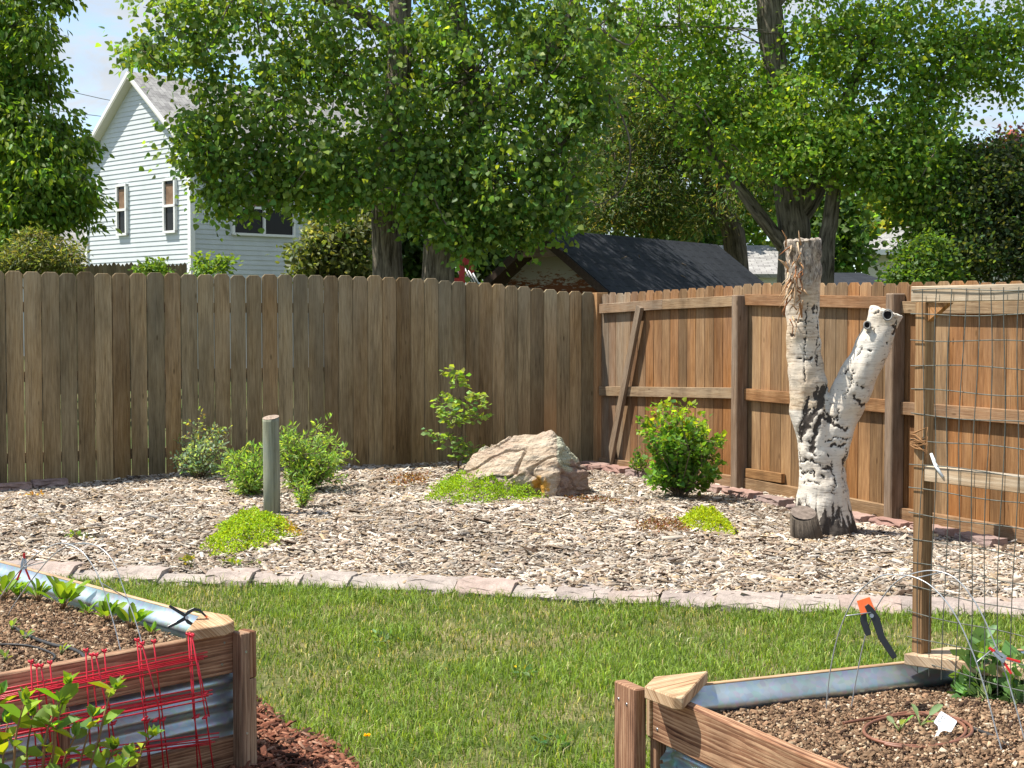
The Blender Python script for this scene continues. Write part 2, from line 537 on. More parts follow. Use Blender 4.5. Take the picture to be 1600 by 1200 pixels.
def chips(P, L, W, H, yaw, pit, rol, col):
    """box splinters with a pinched end"""
    n = len(P)
    tx = np.array([(-1, -.5, 0), (-1, .5, 0), (1, -.35, 0), (1, .35, 0), (-.8, -.4, 1), (-.85, .35, 1), (.75, -.25, 1), (.85, .3, 1)], float)
    tx[:, 0] *= .5
    loc = tx[None] * np.stack([L, W, H], -1)[:, None, :]
    bend = R.normal(0, .22, n)
    loc[:, :, 1] += bend[:, None] * loc[:, :, 0] ** 2 / np.maximum(L, .005)[:, None] * 2
    cy, sy, cp, sp, cr, sr = np.cos(yaw), np.sin(yaw), np.cos(pit), np.sin(pit), np.cos(rol), np.sin(rol)
    x, y, z = loc[..., 0], loc[..., 1], loc[..., 2]
    y, z = y * cr[:, None] - z * sr[:, None], y * sr[:, None] + z * cr[:, None]
    x, z = x * cp[:, None] + z * sp[:, None], -x * sp[:, None] + z * cp[:, None]
    x, y = x * cy[:, None] - y * sy[:, None], x * sy[:, None] + y * cy[:, None]
    v = np.stack([x, y, z], -1) + P[:, None, :]
    fq = np.array([(4, 6, 7, 5), (0, 2, 6, 4), (1, 5, 7, 3), (0, 4, 5, 1), (2, 3, 7, 6)])
    f = (np.arange(n)[:, None, None] * 8 + fq[None]).reshape(-1, 4)
    return v.reshape(-1, 3), f, np.repeat(col, 8, axis=0)


def chipcolors(n, pal, wts):
    c = np.array(pal)[R.choice(len(pal), n, p=np.array(wts) / sum(wts))]
    return (c * R.normal(1, .16, n).clip(.5, 1.5)[:, None]).clip(.01, .85)


CHIP_PAL = [(.4, .33, .255), (.52, .445, .36), (.27, .2, .14), (.35, .265, .2), (.64, .58, .5), (.085, .056, .038), (.43, .315, .19), (.29, .25, .215)]
CHIP_W = [5, 4.5, 3.6, 3, 2.8, 2.0, 1.8, 2]
N = 520000
x = R.uniform(-6, 4.5, N); y = R.uniform(7.3, 15.7, N)
keep = inside_mulch(x, y, .0) & (np.abs(x) < .335 * y + .5)
thin = np.clip((13.5 - y) / 6, 0, 1) * .45 + .55
keep &= R.random(N) < thin
x, y = x[keep], y[keep]; n = len(x)
L = np.exp(R.normal(math.log(.0255), .62, n)).clip(.007, .14); L[R.random(n) < .012] *= 1.7
P = np.stack([x, y, zm(x, y) + R.uniform(-.008, .02, n)], -1)
v, f, c = chips(P, L, L * R.uniform(.08, .26, n) + .003, L * .05 + R.uniform(.001, .004, n), R.normal(.15, 1.0, n), R.normal(0, .24, n), R.normal(0, .5, n), chipcolors(n, CHIP_PAL, CHIP_W))
pt = np.array([noise.noise(V((a * 1.3, b_ * 1.3, 9.1))) + .6 * noise.noise(V((a * 4, b_ * 4, 2.2))) for a, b_ in zip(x[::1], y[::1])])
c = c * np.repeat((1 + .38 * pt.clip(-1, .6))[:, None], 8, axis=0)
tag(np_mesh('wood_chips', v, f, c, M['chips']), kind='stuff')

# reddish bark on the path by the left bed
pa, pb = onz(385, 1098, 0), onz(560, 1205, 0)
m2 = plain('red_bark_base', (.13, .055, .035), .95, .1, vary=.5, scale=40)
g = MB(); g.v = [V((pa.x - .05, pa.y, .006)), V((pa.x - 1.6, pa.y + .5, .006)), V((pa.x - 1.8, 3.2, .006)), V((pb.x, 3.2, .006)), V((pb.x, pb.y, .006))]
g.face([0, 1, 2, 3, 4], [(0, 0)] * 5, [(0, 0, 0)] * 5)
tag(g.build('bark_path', m2), kind='structure')
N = 52000
x = R.uniform(-2, .2, N); y = R.uniform(3.6, 6.4, N)
lim = pa.y + (x - pa.x) * (pb.y - pa.y) / (pb.x - pa.x) + .05 * np.sin(x * 17) + R.normal(0, .035, N)
k = (y < lim); x, y = x[k], y[k]; n = len(x)
L = np.exp(R.normal(math.log(.022), .5, n)).clip(.008, .07)
v, f, c = chips(np.stack([x, y, R.uniform(.008, .03, n)], -1), L, L * R.uniform(.14, .42, n), L * .1 + .002, R.uniform(0, 6.28, n), R.normal(0, .3, n), R.normal(0, .5, n),
                chipcolors(n, [(.22, .085, .05), (.14, .055, .035), (.3, .14, .085), (.06, .03, .02), (.38, .22, .15)], [4, 4, 3, 2, 1]))
tag(np_mesh('bark_chips', v, f, c, M['chips']), kind='stuff')

# ------------------------------------------------------------------ grass
def noise2(x, y, s, k=0.0):
    return np.array([noise.noise(V((a * s, b_ * s, k))) for a, b_ in zip(x, y)])


gxs, gys = np.linspace(-4.5, 4.5, 90), np.linspace(3, 9.6, 70)
NG = np.array([[noise.noise(V((a * 1.6, b_ * 1.6, 3.3))) + .5 * noise.noise(V((a * 5, b_ * 5, 1.3))) for b_ in gys] for a in gxs])


def patchv(x, y):
    i = np.clip((x - gxs[0]) / (gxs[-1] - gxs[0]) * 89, 0, 88.99); j = np.clip((y - gys[0]) / (gys[-1] - gys[0]) * 69, 0, 68.99)
    i0, j0 = i.astype(int), j.astype(int); a, b_ = i - i0, j - j0
    return NG[i0, j0] * (1 - a) * (1 - b_) + NG[i0 + 1, j0] * a * (1 - b_) + NG[i0, j0 + 1] * (1 - a) * b_ + NG[i0 + 1, j0 + 1] * a * b_


def grass_mesh(x, y, z, ln, wd, lean, col):
    n = len(x)
    a = R.uniform(0, 6.28, n); la = R.uniform(0, 6.28, n)
    side = np.stack([np.cos(a), np.sin(a), np.zeros(n)], -1) * wd[:, None] / 2
    ld = np.stack([np.cos(la), np.sin(la), np.zeros(n)], -1)
    p0 = np.stack([x, y, z], -1); up = np.array([0, 0, 1.0])
    mid = p0 + (up * .55 + ld * lean[:, None] * .25) * ln[:, None]
    tip = p0 + (up * (1 - lean[:, None] * .35) + ld * lean[:, None]) * ln[:, None]
    v = np.stack([p0 - side, p0 + side, mid + side * .8, mid - side * .8, tip], 1).reshape(-1, 3)
    q = np.arange(n)[:, None] * 5
    f = np.concatenate([q + np.array([0, 1, 2]), q + np.array([0, 2, 3]), q + np.array([3, 2, 4])], 1).reshape(-1, 3)
    return v, f, np.repeat(col, 5, axis=0)


N = 330000
x = R.uniform(-4.2, 4.2, N); y = R.uniform(3.6, 9.2, N)
lim = pa.y + (x - pa.x) * (pb.y - pa.y) / (pb.x - pa.x)
k = (y < edge_y(x) + .02) & (np.abs(x) < .335 * y + .35) & ((y > lim + .02) | (x > pb.x)) & (y > 4.75 - .1 * x)
x, y = x[k], y[k]
pv = patchv(x, y)
k = R.random(len(x)) < (.72 + .5 * pv).clip(.3, 1)
x, y, pv = x[k], y[k], pv[k]; n = len(x)
near_edge = np.exp(-((edge_y(x) - y) / .12).clip(0, 9))
ln = R.uniform(.015, .055, n) * (1 + .5 * pv.clip(-.5, 1)) + near_edge * R.uniform(0, .045, n)
dry = (R.random(n) < (.17 - .5 * pv).clip(.05, .6)) & (near_edge < .6)
lush = np.array([(.145, .23, .032), (.19, .28, .045), (.1, .17, .026), (.25, .33, .075)])[R.integers(0, 4, n)]
dryc = np.array([(.46, .4, .18), (.54, .48, .27), (.36, .35, .12)])[R.integers(0, 3, n)]
col = np.where(dry[:, None], dryc, lush * (1 + .35 * pv[:, None])) * R.normal(1, .28, n).clip(.4, 1.8)[:, None]
v, f, c = grass_mesh(x, y, np.zeros(n), ln, R.uniform(.003, .006, n), R.uniform(.15, 1.15, n), col.clip(.01, .7))
tag(np_mesh('grass', v, f, c, M['grass']), kind='stuff')

# ------------------------------------------------------------------ fences
def picket(mb, base, along, wid, top, z0, nrm, th, wear, clip=.028, col=None):
    """dog-ear board; base is its left foot seen from the front"""
    a = along
    loop = [V((base.x, base.y, z0)), V((base.x, base.y, z0)) + a * wid]
    r_ = loop[1]; l_ = loop[0]
    loop += [V((r_.x, r_.y, top - clip)), V((r_.x, r_.y, top)) - a * clip, V((l_.x, l_.y, top)) + a * clip, V((l_.x, l_.y, top - clip))]
    mb.prism(loop, -nrm * th, (0, 0, 1), col=col, wear=wear)


# grey fence: pickets face us, rails and posts behind
fence = thing('wood_fence', CORN + LD * 3.5, 'weathered grey brown board fence with dog-ear tops behind the green shrubs and boulder', 'fence')
s, bay, pk = .05, 0, MB()
ltop = lambda s_: float(np.interp(s_, [0, .3, .98, 1.8, 2.4, 9], [1.765, 1.78, 1.84, 1.885, 1.905, 1.9]))
while s < 7.6:
    wd = random.choice([.139, .142, .145, .138, .147])
    gap = random.uniform(.003, .0055) if s < 2.8 else random.uniform(.005, .0105)
    off = random.uniform(0, .004)
    top = ltop(s) + random.uniform(-.008, .008)
    st = math.exp(-((s - .55) / .45) ** 2)
    rr = random.random()
    b2_ = random.random() * .95
    def wear(p, c, st=st, b2_=b2_): return (c[0], (.95 if p.z > 1 else .25) * (1 - .2 * st), b2_ if p.z > 1 else max(b2_, 2.0 * st - .1 + b2_ * .3))
    p = CORN + LD * (s + wd) + LN * off
    picket(pk, p, -LD, wd, top, -.12, LN, .017, wear)
    s += wd + gap
    if s > (bay + 1) * 2.44 or s >= 7.6:
        pk.build('picket_panel', M['fence_grey'], fence, .003)
        pk = MB(); bay += 1
for z in (.3, 1.0, 1.6):
    r = MB(); r.box(CORN + LD * 3.8 - LN * .04 + V((0, 0, z)), LD * 3.75, LN * .019, V((0, 0, .045))); r.build('rail', M['post'], fence)
for s in (2.44, 4.88, 7.3):
    r = MB(); r.box(CORN + LD * s - LN * .105 + V((0, 0, .75)), LD * .045, LN * .045, V((0, 0, .95))); r.build('post', M['post'], fence)
r = MB(); r.box(CORN + LD * -.012 + LN * .012 + V((0, 0, .83)), LD * .066, LN * .055, V((0, 0, .935)), col=(.6, .0, .5))
r.build('post', M['corner'], fence, .004)

# cedar fence: rails and posts on our side
cf = thing('wood_fence', CORN + RD * 3, 'orange brown cedar fence with its rails and posts facing us behind the aspen stump', 'fence')
FO = CORN + RD * .07           # start of the pickets
rtop = lambda t: float(np.interp(t, [0, .5, 1.95, 2.6, 6], [1.755, 1.76, 1.79, 1.80, 1.75]))
t, bay, pk = .0, 0, MB()
ends = [2.6, 4.6, 8.5]
while t < 8.3:
    wd = random.choice([.135, .138, .14, .142])
    top = rtop(t) + random.uniform(-.008, .008)
    dark = max(0, 1 - t / .9)
    def wear(p, c, dark=dark): return (c[0] * (1 - .5 * dark), min(1.0, (.3 if p.z > 1 else .05) + .75 * dark), c[2])
    picket(pk, FO + RD * t, RD, wd, top, -.2, RN, .016, wear, .03)
    t += wd + random.uniform(.003, .008)
    if t > ends[bay]:
        pk.build('picket_panel', M['fence_cedar'], cf, .0015); pk = MB(); bay += 1
pk.build('picket_panel', M['fence_cedar'], cf, .0015) if pk.f else None


def rail(t0, t1, z0, z1, h, wear=.1, th=.046, extra=0.0, m='rail'):
    a, b_ = CORN + RD * t0 + V((0, 0, z0)), CORN + RD * t1 + V((0, 0, z1))
    d = (b_ - a); r = MB()
    r.box((a + b_) / 2 + RN * (.001 + th / 2 + extra), d / 2, RN * th / 2, V((0, 0, h / 2)), col=(random.uniform(.35, .7), wear, random.random()))
    return r.build('rail', M[m], cf, .003)


rail(.1, 1.3, 1.6, 1.635, .095, .9); rail(1.302, 2.55, 1.635, 1.657, .095, .35)
rail(2.645, 4.57, 1.665, 1.62, .095, .3); rail(4.668, 8.3, 1.585, 1.56, .09, .2)
rail(.1, 2.55, .765, .85, .095, .45); rail(2.645, 4.57, .845, .835, .1, .15); rail(4.668, 8.3, .83, .83, .095, .5)
rail(.1, 2.55, .04, .07, .1, .5); rail(2.645, 4.57, .07, .03, .1, .2); rail(4.668, 8.3, .03, .02, .1, .4)
for t, zt in ((2.598, 1.705), (4.619, 1.69), (7.3, 1.66)):
    r = MB(); r.box(CORN + RD * t + RN * .062 + V((0, 0, zt / 2 - .1)), RD * .045, RN * .06, V((0, 0, zt / 2 + .1)), col=(.45, .55, .3))
    r.build('post', M['post'], cf, .008)

# loose brace and block on the cedar fence
br = MB()
a, b_ = CORN + RD * .36 + RN * .075 + V((0, 0, .03)), CORN + RD * .93 + RN * .065 + V((0, 0, 1.62))
d = (b_ - a); sd = d.normalized().cross(RN).normalized()
br.box((a + b_) / 2, d / 2, sd * .045, RN * .019, col=(.5, .5, .6))
tag(br.build('brace_board', M['post'], None, .003), 'loose weathered board leaning diagonally against the cedar fence near the corner', 'board')
bl = MB(); bl.box(CORN + RD * 2.93 + RN * .026 + V((0, 0, .163)), RD * .26, RN * .021, V((0, 0, .04)), col=(.7, .05, .6))
tag(bl.build('wood_block', M['fence_cedar'], None, .003), 'short offcut of cedar resting on the bottom fence rail left of the stump', 'wood block')

# ------------------------------------------------------------------ edging stones
def stonemat(name, a, b2, c3):
    m, nt, b = mat(name, .92, .15)
    o = nd(nt, 'ShaderNodeObjectInfo').outputs['Random']
    base = ramp(nt, o, [(0, a), (.5, b2), (1, c3)])
    n = nz(nt, coord(nt), 9, 6, .65); n2 = nz(nt, coord(nt), 110, 3)
    c = mixc(nt, 1.0, base, ramp(nt, n, [(.3, .72), (.7, 1.2)]), 'MULTIPLY')
    c = mixc(nt, 1.0, c, ramp(nt, n2, [(.3, .8), (.7, 1.12)]), 'MULTIPLY')
    nt.links.new(c, b.inputs['Base Color']); bump(nt, b, mth(nt, 'ADD', n, mth(nt, 'MULTIPLY', n2, .4)), .6, .012)
    return m


M['edger'] = stonemat('pink_edging_stone', (.4, .3, .255), (.39, .34, .3), (.33, .27, .24))
M['edger_red'] = stonemat('red_edging_stone', (.3, .17, .14), (.36, .24, .2), (.27, .2, .18))


def stone(name, p, xd, L, D, Hh, m, label, group, slope=.05, seed=0, zrot=0):
    """L along xd, front face towards -yd; sloped chiselled front"""
    bm = bmesh.new(); bmesh.ops.create_cube(bm, size=1)
    bmesh.ops.subdivide_edges(bm, edges=bm.edges[:], cuts=5, use_grid_fill=True)
    yd = V((-xd.y, xd.x, 0))
    for vv in bm.verts:
        x_, y_, z_ = vv.co
        zt = z_ + .5
        if y_ < -.1 and zt > .45: y_ += (zt - .4) * slope / D * 1.6 * (1 if y_ < -.3 else .45)
        nx = noise.noise(V((x_ * 4 + seed, y_ * 4, zt * 4))); n2_ = noise.noise(V((x_ * 11 + seed, y_ * 11, zt * 9 + 5)))
        taper = 1 - .03 * max(0, -y_ * 2 + .2) * (1 if abs(x_) > .4 else 0)
        q = p + xd * (x_ * L * taper) + yd * (y_ * D + (nx * .03 + n2_ * .008)) + V((0, 0, zt * Hh + (nx * .009 + n2_ * .004 if zt > .3 else -.02)))
        vv.co = q
    me = bpy.data.meshes.new(name); bm.to_mesh(me); bm.free()
    for po in me.polygons: po.use_smooth = False
    o = link(me, name, m, None, p)
    md = o.modifiers.new("bevel", 'BEVEL'); md.width = .006; md.segments = 1; md.limit_method = 'ANGLE'; md.angle_limit = .6
    return tag(o, label, 'edging stone', group)


ORD = ['first', 'second', 'third', 'fourth', 'fifth', 'sixth', 'seventh', 'eighth', 'ninth', 'tenth', 'eleventh', 'twelfth', 'thirteenth', 'fourteenth', 'fifteenth', 'sixteenth', 'seventeenth', 'eighteenth', 'nineteenth', 'twentieth', 'twenty-first', 'twenty-second', 'twenty-third', 'twenty-fourth']
pts = [onz(px, py, 0) for px, py in ((-25, 903), (100, 908), (250, 914), (400, 918), (600, 925), (800, 936), (1000, 947), (1150, 957), (1300, 961), (1450, 965), (1600, 968), (1640, 968))]
cum = [0]
for i in range(1, len(pts)): cum.append(cum[-1] + (pts[i] - pts[i - 1]).length)
s, i = 0.0, 0
along = lambda s_: V((float(np.interp(s_, cum, [p.x for p in pts])), float(np.interp(s_, cum, [p.y for p in pts])), 0))
spots = []
while s < cum[-1]:
    L = random.choice([.27, .31, .33, .25, .29])
    spots.append((s + L / 2, L)); s += L - .004
for i, (s, L) in enumerate(spots):
    p = along(s); xd = (along(min(s + .1, cum[-1])) - along(max(s - .1, 0))).normalized()
    a = random.gauss(0, .06); xd = V((xd.x * math.cos(a) - xd.y * math.sin(a), xd.x * math.sin(a) + xd.y * math.cos(a), 0))
    yd = V((-xd.y, xd.x, 0))
    stone('edging_stone', p + yd * (.1 + random.uniform(-.012, .012)) + V((0, 0, -.005)), xd, L, .2, .072 + random.uniform(-.018, .012), M['edger'],
          f'pale pinkish edging stone between lawn and wood chips, {ORD[i] if i < len(ORD) else "last"} from the left end', 'edging stones along the lawn', .075, i * 7.3)
# red blocks along the fences
k = 0
def back(t, L, off, z, name_pos, D=.13):
    p = CORN + RD * t + RN * off; p.z = z
    stone('edging_block', p, RD, L, D, .1, M['edger_red'], name_pos, 'reddish edging blocks along the fences', .01, t * 9.1)
nb = ['between the corner post and the leafy shrub', 'just left of the leafy shrub', 'behind the leafy shrub', 'between the shrub and the middle fence post', 'at the foot of the middle fence post', 'under the wood block', 'just left of the birch stump', 'behind the birch stump', 'right of the birch stump base', 'at the foot of the right fence post', 'seen through the trellis beside its post', 'in the middle of the trellis mesh', 'near the right edge behind the mesh']
t = .42
i = 0
while t < 6.2 and i < 13:
    L = .36 if i != 6 else .42
    back(t, L, .28 + (.1 if 5 <= i <= 8 else 0), zmf(*(CORN + RD * t).xy) - .03, f'dull red edging block {nb[i].replace("birch", "aspen")}', .15)
    t += .445; i += 1
for i, (px, py, tx) in enumerate(((20, 768, 'leftmost'), (78, 762, 'second'))):
    p = onmulch(px, py); p.z -= .03
    stone('edging_block', p, -LD, .3, .14, .1, M['edger_red'], f'dull red edging block under the grey fence, {tx} from the left edge', 'reddish edging blocks along the fences', .01, i * 3.1)
for i, (px, txt) in enumerate(((888, 'right of the boulder'), (918, 'in the corner right of the boulder'))):
    p = onmulch(px + 18, 737); p.z -= .035
    stone('edging_block', p, -LD, .22, .12, .1, M['edger_red'], f'dull red edging block {txt} by the corner post', 'reddish edging blocks along the fences', .01, 40 + i * 3.1)
# ------------------------------------------------------------------ boulder
def hull_mesh(points, voxel, name):
    bm = bmesh.new()
    for p in points: bm.verts.new(p)
    bmesh.ops.convex_hull(bm, input=bm.verts[:])
    for vv in [q for q in bm.verts if not q.link_faces]: bm.verts.remove(vv)
    me = bpy.data.meshes.new(name); bm.to_mesh(me); bm.free()
    return remesh(me, voxel)


def remesh(me, voxel):
    o = bpy.data.objects.new("tmp", me); COL.objects.link(o)
    md = o.modifiers.new("r", 'REMESH'); md.mode = 'VOXEL'; md.voxel_size = voxel
    dg = bpy.context.evaluated_depsgraph_get(); dg.update()
    new = bpy.data.meshes.new_from_object(o.evaluated_get(dg))
    bpy.data.objects.remove(o); bpy.data.meshes.remove(me)
    new.materials.clear()
    return new


YB = 12.3
bp = []
for px, py, dy in ((722, 745, 0), (735, 716, .05), (762, 693, .1), (800, 694, .12), (845, 680, .05), (862, 672, .0), (852, 673, .04), (748, 702, .05), (874, 682, .0), (893, 703, .08), (914, 728, .1), (918, 752, .1), (924, 772, .05), (908, 783, -.05),
                   (722, 780, -.1), (760, 795, -.25), (868, 789, -.36), (872, 720, -.3), (868, 745, -.37), (800, 740, -.33), (745, 745, -.25), (800, 705, -.05), (840, 692, -.1), (855, 690, -.14), (900, 745, -.12)):
    bp.append(at(px, py, YB + dy))
for q in list(bp): bp.append(V((q.x * .96 + .01, YB + .42, q.z * .78)))
me = hull_mesh(bp, .011, 'boulder')
ca = me.color_attributes.new("Col", 'FLOAT_COLOR', 'POINT')
nv = len(me.vertices)
co_ = np.empty(nv * 3, np.float32); me.vertices.foreach_get("co", co_); co_ = co_.reshape(-1, 3)
no_ = np.empty(nv * 3, np.float32); me.vertices.foreach_get("normal", no_); no_ = no_.reshape(-1, 3)
newco = co_.copy(); cols = np.zeros((nv, 4), np.float32); cols[:, 3] = 1
xr = at(870, 740, YB).x
for i in range(nv):
    p = V(co_[i]); nn = V(no_[i])
    lay = p.z * .92 - p.x * .38 + p.y * .2
    d1 = noise.noise(p * 5) * .016 + noise.fractal(p * 11, 1.0, 2.1, 4) * .017
    d2 = noise.fractal(V((p.x * 3, p.y * 3, lay * 18)), 1.0, 2.0, 3) * .018
    cr = abs(noise.noise(V((p.x * 3.2 + 4, p.y * 3, lay * 6 + 2))))
    crack = -.05 * max(0, 1 - cr / .07) * (1 if p.x < xr + .05 else .6)
    pit = -.03 * max(0, noise.noise(p * 14 + V((3, 1, 8))) - .25) * 2 if p.x > xr - .02 else 0
    newco[i] = p + nn * (d1 + d2 + crack + pit)
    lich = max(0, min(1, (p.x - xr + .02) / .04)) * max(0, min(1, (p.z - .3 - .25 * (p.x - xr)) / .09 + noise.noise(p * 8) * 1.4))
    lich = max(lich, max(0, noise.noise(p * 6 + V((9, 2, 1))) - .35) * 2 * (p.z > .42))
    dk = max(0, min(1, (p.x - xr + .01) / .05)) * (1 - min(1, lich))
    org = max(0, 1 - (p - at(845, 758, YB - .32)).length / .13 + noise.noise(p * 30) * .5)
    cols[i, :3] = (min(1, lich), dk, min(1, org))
me.vertices.foreach_set("co", newco.ravel()); ca.data.foreach_set("color", cols.ravel()); me.update()
for po in me.polygons: po.use_smooth = False
m, nt, b = mat('boulder_rock', .92, .15)
sep = nd(nt, 'ShaderNodeSeparateColor', links={0: nd(nt, 'ShaderNodeAttribute', attribute_name='Col').outputs[0]})
lay = coord(nt, 'Object', (4, 4, 26), (.3, .35, 0)); n1 = nz(nt, lay, 1.0, 6, .65, .6); n2 = nz(nt, coord(nt), 60, 5, .7); n3 = nz(nt, coord(nt), 5, 4)
c = ramp(nt, n1, [(.3, (.31, .22, .15)), (.46, (.5, .39, .28)), (.6, (.61, .51, .39)), (.75, (.43, .335, .26))])
c = mixc(nt, ramp(nt, n3, [(.48, 0.0), (.68, .45)]), c, (.44, .29, .22))
c = mixc(nt, 1.0, c, ramp(nt, n2, [(.3, .7), (.65, 1.1)]), 'MULTIPLY')
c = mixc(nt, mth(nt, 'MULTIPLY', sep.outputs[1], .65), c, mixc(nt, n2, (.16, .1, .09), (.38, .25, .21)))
vo = nd(nt, 'ShaderNodeTexVoronoi', {'Scale': 62.0}, {'Vector': coord(nt)}).outputs['Distance']
lc = mixc(nt, ramp(nt, mth(nt, 'ADD', vo, mth(nt, 'MULTIPLY', n2, .4)), [(.36, 0.0), (.56, 1.0)]), (.06, .058, .05), (.5, .5, .37))
c = mixc(nt, ramp(nt, sep.outputs[0], [(.2, 0.0), (.55, 1.0)]), c, lc)
c = mixc(nt, ramp(nt, sep.outputs[2], [(.3, 0.0), (.6, .85)]), c, (.62, .3, .03))
nt.links.new(c, b.inputs['Base Color']); bump(nt, b, mth(nt, 'ADD', n1, mth(nt, 'MULTIPLY', n2, .8)), .9, .03)
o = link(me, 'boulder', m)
tag(o, 'big tan layered sandstone boulder with pale lichen on its right side near the fence corner', 'boulder')

# ------------------------------------------------------------------ aspen stump
YA = 10.6
tr = thing('aspen_stump', onmulch(1285, 832), 'white aspen trunk with black scars, cut off above its fork, before the cedar fence', 'tree stump')
mb = MB()
mb.tube([at(1288, 850, YA), at(1287, 800, YA), at(1286, 740, YA), at(1280, 690, YA), at(1266, 640, YA), at(1260, 590, YA), at(1256, 530, YA), at(1254, 470, YA), at(1257, 430, YA), at(1255, 400, YA), at(1254, 376, YA)],
        [.225, .19, .16, .15, .138, .125, .113, .11, .117, .12, .124], 40)
mb.tube([at(1290, 745, YA), at(1299, 695, YA - .03), at(1316, 643, YA - .05), at(1340, 590, YA - .07), at(1362, 545, YA - .08), at(1378, 510, YA - .09), at(1386, 486, YA - .1)],
        [.115, .118, .125, .125, .118, .112, .112], 40)
for px, py, r_ in ((1255, 838, .07), (1310, 845, .08), (1328, 836, .06), (1283, 848, .08)):
    mb.tube([at(px, py + 8, YA - .16 + abs(px - 1290) * .003), at(px * .75 + 1287 * .25, 805, YA - .1), at(px * .4 + 1287 * .6, 760, YA - .05)], [r_, r_ * .8, r_ * .5], 14)
tmp = mb.build('tmp', M['white']); me0 = tmp.data.copy(); bpy.data.objects.remove(tmp)
me0.materials.clear()
me = remesh(me0, .0085)
nv = len(me.vertices)
co_ = np.empty(nv * 3, np.float32); me.vertices.foreach_get("co", co_); co_ = co_.reshape(-1, 3)
no_ = np.empty(nv * 3, np.float32); me.vertices.foreach_get("normal", no_); no_ = no_.reshape(-1, 3)
ca = me.color_attributes.new("Col", 'FLOAT_COLOR', 'POINT')
cols = np.zeros((nv, 4), np.float32); cols[:, 3] = 1
newco = co_.copy()
# black scars: pixel path on the face of the trunk, half width in px
scars = [([(1335, 620), (1346, 632), (1362, 632), (1372, 630)], 5), ([(1372, 625), (1362, 645), (1352, 658)], 7), ([(1284, 648), (1300, 660), (1312, 668), (1326, 672)], 5),
         ([(1288, 640), (1296, 650), (1305, 656)], 3), ([(1278, 660), (1272, 680), (1270, 700), (1272, 712)], 4.5), ([(1264, 690), (1272, 700)], 4), ([(1264, 655), (1258, 670), (1252, 685)], 2.5),
         ([(1262, 620), (1258, 640), (1250, 668), (1247, 680)], 4), ([(1278, 608), (1274, 618), (1282, 622)], 9), ([(1288, 606), (1284, 630), (1270, 648), (1258, 672)], 9), ([(1262, 640), (1256, 668), (1249, 690)], 6), ([(1282, 650), (1276, 668), (1270, 690), (1268, 705)], 7), ([(1246, 700), (1250, 720), (1252, 745)], 2), ([(1300, 720), (1306, 745), (1303, 770)], 1.6), ([(1322, 700), (1318, 740), (1320, 770)], 1.5), ([(1254, 755), (1268, 752), (1280, 756)], 2.2), ([(1245, 560), (1260, 562), (1276, 560)], 1.2), ([(1240, 500), (1256, 503), (1272, 500)], 1.2), ([(1290, 690), (1306, 684), (1325, 688)], 2),
         ([(1248, 722), (1260, 718), (1272, 722), (1280, 728)], 3), ([(1285, 733), (1292, 730), (1300, 733)], 4.5), ([(1318, 718), (1320, 728)], 5), ([(1300, 695), (1312, 697), (1322, 694)], 4),
         ([(1310, 640), (1306, 655), (1302, 662)], 1.8), ([(1282, 742), (1286, 744)], 4), ([(1334, 580), (1330, 600), (1322, 612), (1318, 622)], 1.4),
         ([(1272, 478), (1272, 488)], 4), ([(1264, 470), (1258, 500), (1258, 540), (1256, 600)], 1.6), ([(1266, 558), (1270, 560)], 4), ([(1236, 522), (1244, 524)], 3), ([(1276, 475), (1278, 520), (1278, 570)], 1.6),
         ([(1355, 545), (1360, 547)], 2.8), ([(1380, 563), (1384, 566)], 2.6), ([(1384, 536), (1388, 538)], 2.6), ([(1398, 510), (1402, 516), (1396, 522)], 5), ([(1360, 492), (1372, 486), (1384, 481), (1396, 484)], 1.5), ([(1352, 506), (1362, 512), (1366, 524)], 1.5), ([(1396, 484), (1402, 500), (1400, 512)], 1.6),
         ([(1338, 555), (1344, 545)], 3), ([(1319, 585), (1326, 578)], 2.5), ([(1336, 600), (1350, 606)], 1.2), ([(1326, 590), (1340, 597)], 1.2), ([(1314, 690), (1328, 684)], 2.2), ([(1254, 740), (1270, 738)], 1.8), ([(1292, 706), (1296, 712)], 2.2), ([(1268, 735), (1272, 745)], 2.0)]
segs = []
for path, wd in scars:
    for i in range(len(path) - 1): segs.append((V((*path[i], 0)), V((*path[i + 1], 0)), wd))


def topx(p):
    y = p.y * CT - (p.z - EYE) * ST
    v_ = p.y * ST + (p.z - EYE) * CT
    return CX + p.x / y * F, CY - v_ / y * F


